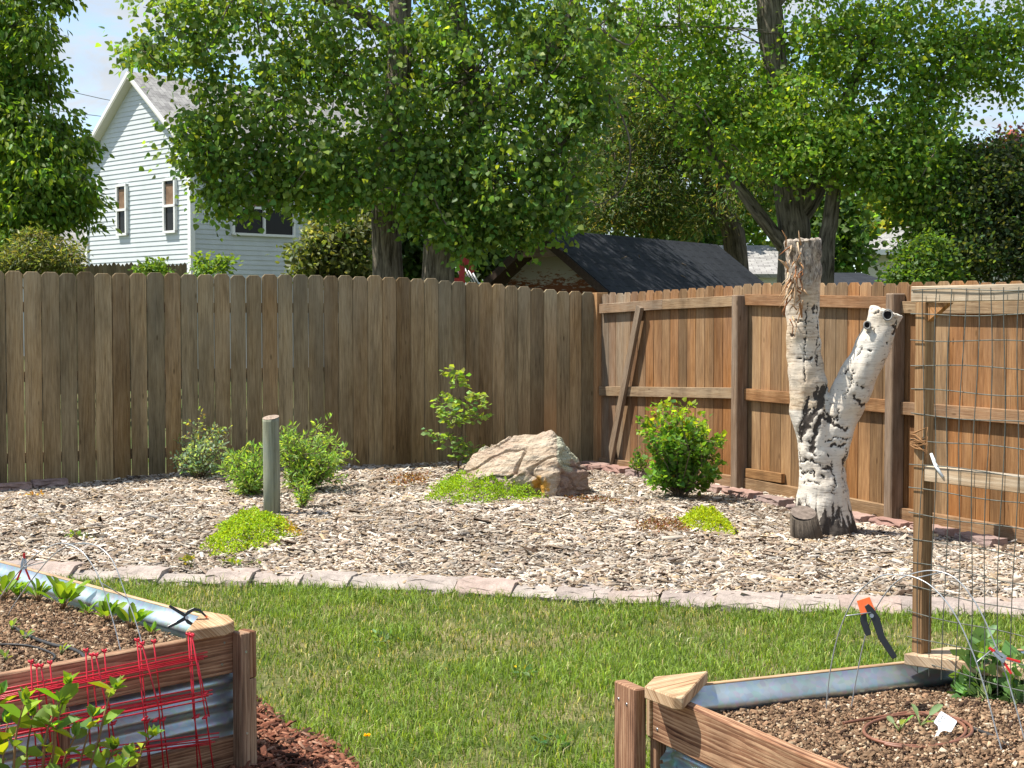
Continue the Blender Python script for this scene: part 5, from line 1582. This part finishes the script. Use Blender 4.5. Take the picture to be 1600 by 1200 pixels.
# far right house
h3 = at(1365, 430, 58); h3.z = 0
rh = thing('house', h3, 'small cream house with a grey hip roof far behind the right fence', 'house')
x = MB(); xl, xr_ = at(1347, 430, 58).x, at(1347, 430, 58).x + 7
zt = fz(392, h3)
siding_wall(x, V((xl, 58, 0)), V((xr_, 58, 0)), 0, zt, V((0, -1, 0)), .22); x.build('wall', M['soffit'], rh)
x = MB(); a = V((xl - .4, 57.5, zt)); bb_ = V((xr_ + .4, 57.5, zt))
slab(x, [a, bb_, bb_ + V((-2.5, 4, 1.1)), a + V((2.5, 4, 1.1))], .12); x.build('roof', M['roof_grey'], rh)
x = MB(); x.box((a + bb_) / 2 + V((0, -.08, -.08)), V(((bb_ - a).x / 2, 0, 0)), V((0, .07, 0)), UP * .1); x.tube([a + V((.15, -.05, -.1)), a + V((.5, .3, -.7)), V((xl + .05, 57.8, zt - .9)), V((xl + .05, 57.8, 0))], .09, 8)
x.build('gutter', M['trim'], rh)
# flat dark roof beside it
h4 = at(1322, 430, 34); h4.z = 0
sh = thing('shed', h4, 'low grey shingled outbuilding roof behind the cedar fence beside the far cream house', 'shed')
x = MB(); xl, xr_ = at(1288, 430, 34).x, at(1400, 430, 34).x; zt, zb_ = fz(421, h4), fz(446, h4)
slab(x, [V((xl - .2, 33.2, zb_ - .05)), V((xr_, 33.2, zb_ - .05)), V((xr_ - .2, 36.5, zt)), V((xl, 36.5, zt))], .1); x.build('roof', M['roof_grey'] if False else M['roof_dark'], sh)
x = MB(); x.box(V(((xl + xr_) / 2, 34.5, zb_ / 2 - .1)), V(((xr_ - xl) / 2, 0, 0)), V((0, 1.2, 0)), UP * zb_ / 2); x.build('wall', M['siding'], sh)
x = MB(); x.box(V(((xl - .12), 33.3, zb_ + .05)), V((.25, 0, -.13)), V((0, .03, 0)), UP * .05); x.build('rake_board', M['trim'], sh)
# white shed side between the trunks
h5 = at(1180, 420, 40); h5.z = 0
ws = thing('shed', h5, 'white walled building glimpsed between the tree trunks right of the black shed roof', 'shed')
x = MB(); siding_wall(x, V((at(1140, 420, 40).x, 40, 0)), V((at(1236, 420, 40).x, 40, 0)), 0, 2.7, V((0, -1, 0)), .22); x.build('wall', M['trim'], ws)
x = MB(); slab(x, [V((at(1135, 420, 40).x, 39.6, 2.65)), V((at(1240, 420, 40).x, 39.6, 2.65)), V((at(1240, 420, 40).x, 42, 3.5)), V((at(1135, 420, 40).x, 42, 3.5))], .1); x.build('roof', M['roof_grey'], ws)

# ------------------------------------------------------------------ black roofed shed
bt = math.radians(34)
gd = V((math.cos(bt), -math.sin(bt), 0)); rd_ = V((math.sin(bt), math.cos(bt), 0)); sn = -rd_
AP = at(840, 357, 20)
SH = V((AP.x, AP.y, 0))
sh = thing('shed', SH, 'garden shed with a black shingle roof and peeling grey gable behind the fence corner', 'shed')
W_, SLP = 1.65, .76
ZR = AP.z
x = MB(); LR = 5.2
for sg in (-1, 1):
    r0, r1 = SH + UP * ZR, SH + UP * ZR + rd_ * LR
    e0, e1_ = r0 + gd * sg * W_ - UP * W_ * SLP, r1 + gd * sg * W_ - UP * W_ * SLP
    slab(x, [r0, e0, e1_, r1] if sg > 0 else [r1, e1_, e0, r0], .07)
x.build('roof', M['roof_dark'], sh)
x = MB()
for sg in (-1, 1):
    r0 = SH + UP * (ZR - .085); e0 = r0 + gd * sg * W_ - UP * W_ * SLP
    slab(x, [r0, e0, e0 + rd_ * .4, r0 + rd_ * .4], .03)
    x.prism([r0 + sn * .012 + UP * .07, r0 + sn * .012 - UP * .05, e0 + sn * .012 - UP * .05, e0 + sn * .012 + UP * .07][::(1 if sg > 0 else -1)], rd_ * .03, (e0 - r0), col=(.1, 0, .2))
x.build('fascia', plain('dark_stained_fascia', (.06, .04, .03), .8, .2, vary=.3), sh)
m, nt, b = mat('peeling_siding', .85, .2)
n = nz(nt, coord(nt, 'Object', (9, 9, 30)), 1.0, 5, .7); z0_ = ZR - .62
sz_ = nd(nt, 'ShaderNodeSeparateXYZ', links={0: nd(nt, 'ShaderNodeTexCoord').outputs['Object']}).outputs[2]
pf = ramp(nt, mth(nt, 'ADD', n, mth(nt, 'MULTIPLY', mth(nt, 'SUBTRACT', z0_ + .03, sz_), .9)), [(.52, 0.0), (.6, 1.0)])
nt.links.new(mixc(nt, pf, (.42, .39, .33), mixc(nt, n, (.12, .042, .018), (.26, .1, .045))), b.inputs['Base Color'])
x = MB(); gw0 = SH + rd_ * .38
wl, wr_ = gw0 - gd * (W_ - .12), gw0 + gd * (W_ - .12)
siding_wall(x, wl, wr_, ZR - W_ * SLP, ZR - .1, sn, .15, lambda z: max(0, (ZR - .1 - z) / (W_ * SLP)), lip=.035)
siding_wall(x, wl, wr_, 0, ZR - W_ * SLP, sn, .2)
x.build('wall', m, sh)
x = MB(); siding_wall(x, wr_, wr_ + rd_ * (LR - .7), 0, ZR - W_ * SLP, gd, .2); x.build('wall', m, sh)
x = MB(); t0 = SH + sn * .0 + UP * (ZR - .09)
x.prism([t0 + sn * .01, t0 - gd * .36 - UP * .28 + sn * .01, t0 + gd * .36 - UP * .28 + sn * .01], rd_ * .03, gd, col=(.4, .6, .4)); x.build('gable_cap', M['post'], sh)
sb = MB()
for dx, dy in ((1.9, .45), (2.6, .8), (1.3, .5), (3.1, .55)):
    c0 = SH + UP * ZR + rd_ * dx + gd * dy - UP * dy * SLP + UP * .02; a = random.uniform(0, 6)
    sb.tube([c0, c0 + rd_ * .12 * math.cos(a) + gd * .06 * math.sin(a) + UP * .03], .007, 5)
tag(sb.build('fallen_twigs', M['twig']), 'few fallen twigs lying on the black shed roof', 'twigs')

# second fence behind the grey fence
x = MB(); a, b_ = at(60, 425, 30), at(292, 425, 33)
d = (b_ - a); n = 34
for i in range(n):
    p = a + d * (i / n); q = d / n * .95; zt = fz(411, p) + random.uniform(-.03, .03)
    picket(x, V((p.x, p.y, 0)), V((d.x, d.y, 0)).normalized(), (d.xy.length / n) * .97, zt, 0, V((0, -1, 0)), .02, None, .05, col=(random.random() * .4, .8, .5))
t = thing('wood_fence', V((a.x, a.y, 0)), 'dark weathered fence whose tops show in front of the blue house', 'fence')
x.build('picket_panel', M['fence_grey'], t)

# red climbing frame
pf_ = at(722, 430, 26); pf_.z = 0
t = thing('play_frame', pf_, 'red wooden play frame with pale rails seen beside the tree trunk', 'play frame')
mred = plain('red_painted_wood', (.42, .05, .045), .5, .3, vary=.2)
x = MB()
Yf = 26
x.box(V((at(722, 430, Yf).x, Yf, 1.3)), V((.05, 0, 0)), V((0, .05, 0)), UP * 1.3); x.box(V((at(707, 430, Yf).x, Yf, .9)), V((.04, 0, 0)), V((0, .04, 0)), UP * 1.2)
a, b_ = at(719, 398, Yf), at(741, 424, Yf)
x.box((a + b_) / 2, (b_ - a) / 2, V((0, .03, 0)), V((.04, 0, .045))); x.box(at(717, 438, Yf), V((.14, 0, 0)), V((0, .03, 0)), UP * .04)
x.build('frame', mred, t)
x = MB()
for k in range(6):
    a, b_ = at(708 + k * 6, 410 + k * 3, Yf + .1), at(724 + k * 6, 440 + k * 3, Yf + .1); x.tube([a, b_], .012, 5)
x.build('bars', M['white'], t)

# power lines
for i, (y0, y1, txt) in enumerate(((112, 134, 'highest of four'), (140, 152, 'second highest'), (163, 180, 'third from the top'), (206, 208, 'lowest of four'))):
    x = MB(); a, b_ = at(-500, y0 - (y1 - y0) * 6 + (0 if i else -6), 58), at(700, y1 + (y1 - y0) * 4.5, 70)
    x.tube([a.lerp(b_, k / 10) - UP * (1.0 * math.sin(k / 10 * math.pi)) for k in range(11)], .014, 4)
    tag(x.build('power_line', M['wire']), f'thin overhead power line in the sky left of the blue house, {txt}', 'power line', 'power lines')
x = MB(); c0 = at(1580, 211, 50)
for i in range(9):
    for j in range(12): pass
bm = bmesh.new(); bmesh.ops.create_uvsphere(bm, u_segments=16, v_segments=10, radius=.085 * 50 / 24, matrix=Matrix.Translation(c0))
me = bpy.data.meshes.new('marker_ball'); bm.to_mesh(me); bm.free()
tag(link(me, 'marker_ball', plain('dull_red', (.5, .12, .08), .6, .3)), 'small round red ball against the sky above the purple leaved tree', 'marker ball')

# ------------------------------------------------------------------ trees
def B(px, py, Y, rx, ry, dep, n): return (at(px, py, Y), rx / F * Y, dep, ry / F * Y, n)


def tree(name, label, trunks, blobs, tmpl, lsz, per, crad, colf, m='leaf', bk='bark', base=None, droop=.5, group=None, twigs=True, limb_r=.05, cat='tree', shell=2.2, dark=None):
    base = base or V((trunks[0][0][0].x, trunks[0][0][0].y, 0))
    t = thing(name, base, label, cat, group)
    skel = []
    for pts_, rads in trunks:
        pts_ = [V(p) for p in pts_]
        q = smooth_path(pts_, 5); rr = list(np.interp(np.linspace(0, len(rads) - 1, len(q)), range(len(rads)), rads))
        q2 = [p + V((noise.noise(p * .9) * .05, 0, 0)) for p in q]
        x = MB(); x.tube(q2, rr, 20); o = x.build('trunk' if pts_[0].z < .2 else 'branch', M[bk], t)
        skel += [(p, r_) for p, r_ in zip(q2, rr)]
    lm = MB()
    sats = []
    if cat == 'tree':
        for c0, rx, ry, rz, n in blobs:
            if n < 20: continue
            for _ in range(4):
                a_ = random.uniform(-2.9, -.2) if random.random() < .75 else random.uniform(0, 6.28)
                e_ = V((math.cos(a_) * rx * 1.05, random.uniform(-.8, .3) * ry, math.sin(a_) * rz * 1.05))
                sats.append((c0 + e_, rx * random.uniform(.12, .25), ry * .2, rz * random.uniform(.15, .32), random.randint(2, 5)))
    blobs = list(blobs) + sats
    cents, done = [], []
    for c0, rx, ry, rz, n in blobs:
        if twigs and skel:
            s0 = min(skel, key=lambda s: (s[0] - c0).length + max(0, s[0].z - c0.z + .3) * 2.5)
            p0 = s0[0]; mid_ = (p0 + c0) / 2 + V((0, 0, .25 * (c0 - p0).length * .5))
            low = c0.z - p0.z < .7 * (c0 - p0).xy.length
            up_ = [q_ for q_ in done if q_.z > c0.z + .1]
            if low and up_: p0 = min(up_, key=lambda q_: (q_ - c0).length); mid_ = (p0 + c0) / 2
            done.append(c0)
            r0 = min(limb_r, s0[1] * .5) if not low else .014
            q = [p0, p0.lerp(mid_, .5) + V((0, 0, .05)), mid_, mid_.lerp(c0, .6), c0]
            lm.tube(q, [r0, r0 * .8, r0 * .6, r0 * .4, r0 * .2], 7, caps=False)
            lim = [(p, 0) for p in smooth_path(q, 3)]
        else: lim = []
        d = rand_dirs(n); rad = R.random(n) ** (1 / shell)
        pc = np.array(c0) + d * rad[:, None] * np.array([rx, ry, rz]) * (1 + .15 * np.sin(d[:, :1] * 7 + d[:, 2:] * 5))
        cents.append(pc)
        if lim:
            for p in pc[:: 2]:
                p = V(p); s0 = min(lim, key=lambda s: (s[0] - p).length)[0]
                mm = (s0 + p) / 2 + V((random.gauss(0, .06), random.gauss(0, .06), .06))
                lm.tube([s0, mm, p], [.011, .007, .003], 3, caps=False)
    if lm.f: lm.build('limbs', M[bk], t)
    C_ = np.concatenate(cents); nc = len(C_)
    k = np.repeat(np.arange(nc), R.poisson(per, nc))
    n = len(k)
    sd = rand_dirs(nc, 0) * np.array([1, 1, .45]) + np.array([0, 0, -.5 * droop]); sd = unit(sd) * R.uniform(.4, 2.1, nc)[:, None] * crad
    off = R.normal(0, 1, (n, 3)) * crad * np.array([.62, .62, .5]) + sd[k] * R.uniform(-.8, 1, n)[:, None]
    P = C_[k] + off
    T = off * .6 / crad * np.array([1, 1, .3]) + R.normal(0, .5, (n, 3)) + np.array([0, 0, -droop])
    N_ = rand_dirs(n, .5)
    cl = R.normal(1, .13, nc)[k]
    c = colf(n, P) * cl[:, None]
    v, f, cc_ = leaves(P, T, N_, lsz * R.uniform(.65, 1.25, n), tmpl, c.clip(.003, .8))
    np_mesh('crown', v, f, cc_, M[m], t)
    return t


cotton = lambda n, P: tint(n, (.12, .21, .05), .24, .14, (.19, .28, .055), .3)
YT = 19.6
tree('cottonwood_tree', 'big leafy cottonwood with two furrowed trunks behind the middle of the grey fence',
     [([V((at(607, 440, YT).x, YT, -.15)), at(608, 400, YT), at(606, 330, YT), at(612, 220, YT), at(624, 80, YT), at(632, -80, YT), at(640, -300, YT)], [.24, .19, .18, .165, .15, .13, .06]),
      ([V((at(676, 440, YT - .3).x, YT - .3, -.15)), at(684, 415, YT - .3), at(694, 350, YT - .3), at(714, 260, YT - .2), at(735, 195, YT - .1), at(720, 60, YT), at(700, -200, YT)], [.27, .2, .19, .18, .15, .12, .06]),
      ([at(735, 195, YT - .1), at(775, 155, YT - .3), at(815, 120, YT - .5), at(850, 85, YT - .6), at(885, 30, YT - .6), at(905, -60, YT - .4)], [.12, .09, .08, .07, .05, .03]),
      ([at(905, 120, YT - .9), at(945, 135, YT - 1), at(975, 180, YT - 1.05), at(986, 230, YT - 1.1), at(975, 285, YT - 1.1), at(945, 315, YT - 1.1), at(900, 326, YT - 1.1)], [.018, .015, .013, .011, .01, .008, .004]),
      ([at(880, 60, YT - .8), at(930, 45, YT - 1), at(985, 70, YT - 1.1), at(1010, 20, YT - 1.1)], [.02, .015, .01, .004]),
      ([at(930, 45, YT - 1), at(960, 10, YT - 1), at(940, -20, YT - 1)], [.012, .01, .005]),
      ([at(622, 60, YT), at(540, 10, YT - .4), at(440, -15, YT - .8), at(340, 0, YT - 1.1)], [.1, .08, .06, .03])],
     [B(302, 50, YT - 1.2, 80, 66, .9, 30), B(225, 75, YT - 1.3, 36, 26, .3, 7), B(400, 20, YT - 1, 140, 80, 1.1, 44), B(315, 200, YT - 1, 56, 66, .7, 22), B(420, 170, YT - 1, 120, 105, 1.1, 62),
      B(400, 262, YT - 1.2, 105, 40, .7, 30), B(345, 316, YT - 1.2, 46, 18, .4, 8), B(318, 256, YT - 1.2, 34, 26, .4, 8), B(455, 310, YT - 1, 34, 18, .4, 7),
      B(520, 110, YT - .7, 95, 125, 1.2, 66), B(640, 110, YT + .9, 90, 120, .9, 44), B(660, 60, YT - .8, 40, 60, .5, 12), B(540, 255, YT - .9, 66, 66, .9, 36), B(660, 250, YT - .9, 44, 66, .7, 22), B(600, 200, YT + .8, 60, 60, .6, 20), B(520, 300, YT - .9, 56, 38, .6, 14),
      B(740, 120, YT - .4, 150, 130, 1.4, 120), B(760, 270, YT - 1, 130, 90, 1, 90), B(675, 345, YT - 1, 60, 30, .5, 16), B(775, 350, YT - 1.0, 62, 34, .5, 22), B(875, 230, YT - .8, 80, 110, .9, 60), B(885, 70, YT - .6, 80, 90, 1, 50),
      B(930, 150, YT - .8, 36, 70, .5, 16),
      B(500, -150, YT, 240, 130, 2.2, 80), B(760, -160, YT, 230, 140, 2.4, 90), B(350, -110, YT - .3, 120, 70, 1.5, 18), B(620, -340, YT, 240, 140, 2.2, 60)]
      + [B(700, -60, YT + 2.2, 200, 120, 1.8, 64), B(820, 60, YT + 2.4, 120, 120, 1.5, 44), B(610, -40, YT + 2, 120, 120, 1.4, 30)],  # extra crown clumps at the back, added to throw shade on the shed
     T_CORD, .074, 34, .19, cotton, limb_r=.05, droop=.75)

maple = lambda n, P: tint(n, (.15, .265, .045), .24, .14, (.23, .33, .06), .3)
YR = 25.5
tree('shade_tree', 'broad green shade tree with a forked trunk, right of the black shed',
     [([V((at(1240, 440, YR).x, YR, -.15)), at(1240, 400, YR), at(1236, 320, YR), at(1228, 230, YR), at(1212, 110, YR), at(1204, 30, YR), at(1195, -150, YR)], [.34, .27, .26, .23, .2, .22, .1]),
      ([at(1240, 345, YR), at(1262, 315, YR), at(1282, 280, YR), at(1312, 200, YR), at(1350, 80, YR)], [.2, .2, .17, .13, .07]),
      ([at(1222, 385, YR), at(1190, 340, YR - .2), at(1165, 305, YR - .2), at(1120, 250, YR - .2)], [.12, .11, .1, .05]),
      ([V((at(1283, 440, YR - .5).x, YR - .5, -.15)), at(1288, 400, YR - .5), at(1296, 350, YR - .5), at(1304, 300, YR - .5), at(1320, 180, YR - .5)], [.16, .14, .13, .12, .08])],
     [B(1000, 40, YR, 100, 110, 1.2, 66), B(1110, 80, YR + .5, 90, 110, 1.0, 66), B(1150, 150, YR - .4, 70, 80, 1, 44), B(1235, 175, YR - .6, 80, 60, 1, 46), B(1265, 80, YR + .6, 80, 90, .9, 46), B(1350, 70, YR - .5, 130, 110, 1.4, 110), B(1480, 70, YR - .5, 110, 85, 1.1, 85), B(1570, 70, YR - .5, 60, 62, .8, 32),
      B(1340, 200, YR - 1, 120, 75, 1.1, 85), B(1440, 200, YR - .8, 70, 70, .9, 44), B(1250, 240, YR - 1, 80, 45, .8, 38), B(1440, 285, YR - 1.2, 70, 50, .8, 48), B(1395, 250, YR - 1.2, 66, 40, .7, 30), B(1452, 350, YR - 1.3, 48, 42, .5, 30), B(1490, 240, YR - .8, 40, 40, .6, 18), B(1360, 270, YR - 1.2, 55, 36, .6, 16),
      B(1140, 210, YR, 60, 60, .8, 26), B(1560, 125, YR - .6, 30, 18, .4, 6), B(1350, -140, YR, 260, 120, 2.6, 130), B(1130, -120, YR, 180, 110, 2.2, 80), B(1250, -330, YR, 260, 150, 2.6, 100), B(1530, -90, YR, 90, 90, 1.5, 40)],
     T_CORD, .078, 39, .23, maple, limb_r=.07)

crab = lambda n, P: tint(n, (.075, .12, .04), .3, .2, (.24, .25, .1), .22)
YCt = 29
tree('crabapple_tree', 'dark fine leaved tree with a leaning trunk standing behind the black shed roof',
     [([V((at(1160, 440, YCt).x, YCt, -.15)), at(1150, 390, YCt), at(1128, 330, YCt), at(1100, 250, YCt), at(1050, 160, YCt), at(1010, 80, YCt), at(985, 10, YCt)], [.24, .22, .2, .17, .16, .14, .1]),
      ([V((at(850, 440, YCt + 1).x, YCt + 1, -.15)), at(855, 390, YCt + 1), at(870, 320, YCt + 1), at(900, 240, YCt + 1)], [.14, .13, .11, .07])],
     [B(960, 230, YCt, 80, 100, 1.3, 80), B(1040, 260, YCt, 100, 90, 1.3, 95), B(1100, 210, YCt, 80, 70, 1, 55), B(920, 320, YCt, 90, 45, 1, 60), B(1010, 335, YCt, 90, 35, 1, 50), B(1180, 270, YCt - 1, 60, 50, .9, 32), B(850, 340, YCt + 1, 60, 50, 1, 40), B(1000, 120, YCt, 80, 60, 1, 40),
      B(1200, 200, YCt - 1, 60, 60, .9, 30)],
     T_LANC, .11, 46, .25, crab, bk='bark_dark')

ash = lambda n, P: tint(n, (.11, .2, .03), .24, .14, (.19, .28, .045), .28)
YL = 27
tree('ash_tree', 'dense ash tree with drooping leaflets at the left edge beside the blue house',
     [([V((at(-10, 440, YL).x, YL, -.15)), at(0, 380, YL), at(15, 250, YL), at(25, 120, YL), at(20, -60, YL)], [.3, .24, .2, .15, .08])],
     [B(30, 40, YL - .5, 52, 62, .9, 46), B(-40, 60, YL, 80, 100, 1.2, 70), B(35, 135, YL - .5, 32, 40, .6, 18), B(72, 120, YL - .5, 30, 26, .4, 10), B(20, 200, YL - .8, 66, 60, 1, 52), B(88, 200, YL - .6, 30, 34, .5, 13), B(55, 270, YL - 1, 80, 60, 1.1, 74), B(-30, 250, YL, 90, 110, 1.4, 90), B(95, 320, YL - 1, 46, 34, .6, 26), B(30, 340, YL - 1, 80, 44, 1, 60), B(130, 316, YL - 1, 18, 14, .3, 4),
      B(-20, -120, YL, 110, 120, 1.6, 80), B(60, -60, YL, 50, 60, .8, 20), B(-30, 390, YL, 60, 40, .8, 30)],
     T_LANC * np.array([1.7, 1, 1]), .135, 38, .2, ash, droop=.9, twigs=True)

# plants seen over the fence
def bush(name, label, Y, blobs, tmpl, lsz, per, crad, colf, m='leaf', cat='shrub', droop=0.1, twigs=True):
    c0 = blobs[0]
    b0 = at(c0[0], 430, Y); b0.z = 0
    return tree(name, label, [([V((b0.x, b0.y, -.1)), V((b0.x + .03, b0.y, .6)), V((b0.x, b0.y, 1.3))], [.06, .05, .03])], [B(px, py, Y + dy, rx, ry, dp, n) for px, py, dy, rx, ry, dp, n in blobs], tmpl, lsz, per, crad, colf, m, 'bark_dark', droop=droop, twigs=twigs, cat=cat, limb_r=.02)


olive = lambda n, P: tint(n, (.11, .14, .055), .3, .1, (.24, .25, .15), .2)
bush('garden_shrub', 'sunlit olive green shrub left of the cottonwood trunks', 23.5, [(525, 385, 0, 55, 45, .8, 80), (490, 410, 0, 40, 28, .5, 36), (560, 420, .2, 40, 36, .5, 40), (515, 345, 0, 28, 16, .3, 12), (575, 360, .3, 22, 28, .3, 18)], T_OVAL, .1, 34, .13, olive)
jun = lambda n, P: tint(n, (.12, .15, .05), .28, .16, (.25, .26, .14), .25)
bush('juniper_shrub', 'spreading grey green juniper like shrub over the left end of the grey fence', 24, [(60, 400, 0, 55, 28, .6, 66), (105, 408, 0, 30, 20, .4, 24), (15, 415, 0, 30, 18, .4, 24), (45, 372, 0, 18, 8, .2, 8)], T_LANC, .09, 60, .1, jun)
spr = lambda n, P: tint(n, (.15, .25, .05), .25, .14)
bush('garden_shrub', 'small bright sprig rising over the fence below the corner of the blue house', 22, [(318, 415, 0, 14, 16, .2, 10), (345, 415, 0, 12, 16, .2, 9)], T_OVAL, .08, 26, .09, spr)
bush('garden_shrub', 'low green sprigs above the fence in front of the dark far fence', 22.5, [(250, 420, 0, 24, 8, .2, 12), (222, 421, 0, 10, 5, .2, 4)], T_OVAL, .08, 24, .08, spr)
drk = lambda n, P: tint(n, (.05, .08, .03), .35, .2, (.15, .18, .07), .2)
bush('tall_shrub', 'very dark tall shrub at the right edge behind the trellis', 24, [(1545, 330, .3, 80, 90, 1.2, 130), (1490, 400, 0, 70, 50, 1, 90), (1600, 400, 0, 60, 60, 1, 60), (1600, 290, .3, 50, 80, .9, 60), (1540, 250, .3, 40, 30, .5, 24), (1650, 330, .3, 60, 110, 1, 60)], T_OVAL, .085, 44, .18, drk)
bgr = lambda n, P: tint(n, (.095, .17, .035), .25, .14)
bush('tall_shrub', 'bright green shrub over the cedar fence right of the far cream house', 23, [(1435, 428, 0, 36, 20, .6, 36), (1460, 385, 0, 26, 30, .5, 22), (1398, 434, 0, 18, 7, .3, 7), (1425, 398, 0, 24, 24, .4, 18), (1475, 430, 0, 40, 20, .5, 24)], T_OVAL, .075, 40, .12, bgr)
pur = lambda n, P: tint(n, (.09, .035, .05), .3, .2, (.09, .12, .05), .4)
bush('purple_tree', 'purple leaved tree top at the right edge below the patch of sky', 34, [(1595, 240, 0, 24, 26, .6, 26), (1560, 235, 0, 20, 14, .4, 8), (1610, 280, 0, 30, 40, .6, 30)], T_OVAL, .12, 36, .2, pur, cat='tree')
# farther trees closing the view
def fartree(label, px, Y, blobs, colr, lsz, per=40, crad=.5, alt=None):
    return bush('background_tree', label, Y, [(a, b_, 0, rx, ry, dp, n) for a, b_, rx, ry, dp, n in blobs], T_CORD, lsz, per, crad, lambda n, P: tint(n, colr, .25, .15, alt or tuple(c * 1.7 for c in colr), .25), cat='tree')


fartree('dark green tree behind the fence between the far cream house and the shade tree trunk', 1310, 42, [(1305, 370, 22, 44, 1.2, 30), (1285, 330, 36, 40, 1, 34), (1312, 405, 16, 22, .8, 14)], (.07, .13, .03), .18)
fartree('yellow green tree above the far cream house', 1380, 66, [(1380, 340, 44, 32, 1.6, 36), (1345, 350, 20, 16, .8, 10), (1420, 330, 40, 40, 1.6, 26)], (.22, .25, .05), .26)
fartree('dark leaved tree filling the gap behind the two cottonwood trunks', 650, 36, [(640, 300, 70, 90, 2, 66), (560, 300, 60, 80, 2, 44), (740, 330, 60, 70, 2, 50), (650, 400, 60, 36, 1.4, 34), (770, 400, 46, 34, 1, 26)], (.045, .08, .025), .16, 46, .34)
fartree('mid green tree behind the black shed roof', 960, 44, [(920, 300, 70, 70, 2, 46), (1010, 330, 70, 50, 2, 40), (1080, 340, 50, 50, 1.6, 26), (1000, 200, 120, 110, 2.4, 80)], (.07, .13, .03), .2, 42, .42)
fartree('light green tree glimpsed through the crowns right of the crabapple', 1150, 50, [(1150, 330, 50, 50, 1.6, 22), (1220, 300, 40, 50, 1.4, 16), (1190, 220, 90, 70, 2, 40)], (.13, .22, .04), .22, 40, .45)
fartree('pale green tree behind the blue house left gable', 130, 75, [(122, 265, 20, 34, 1, 14), (134, 240, 12, 14, .6, 4)], (.2, .26, .1), .3, 36, .5)
fartree('green tree behind the dark shrub at the right edge', 1540, 48, [(1540, 290, 60, 50, 2, 40), (1500, 330, 60, 60, 2, 30), (1600, 330, 60, 60, 2, 30)], (.1, .18, .04), .2, 42, .42)
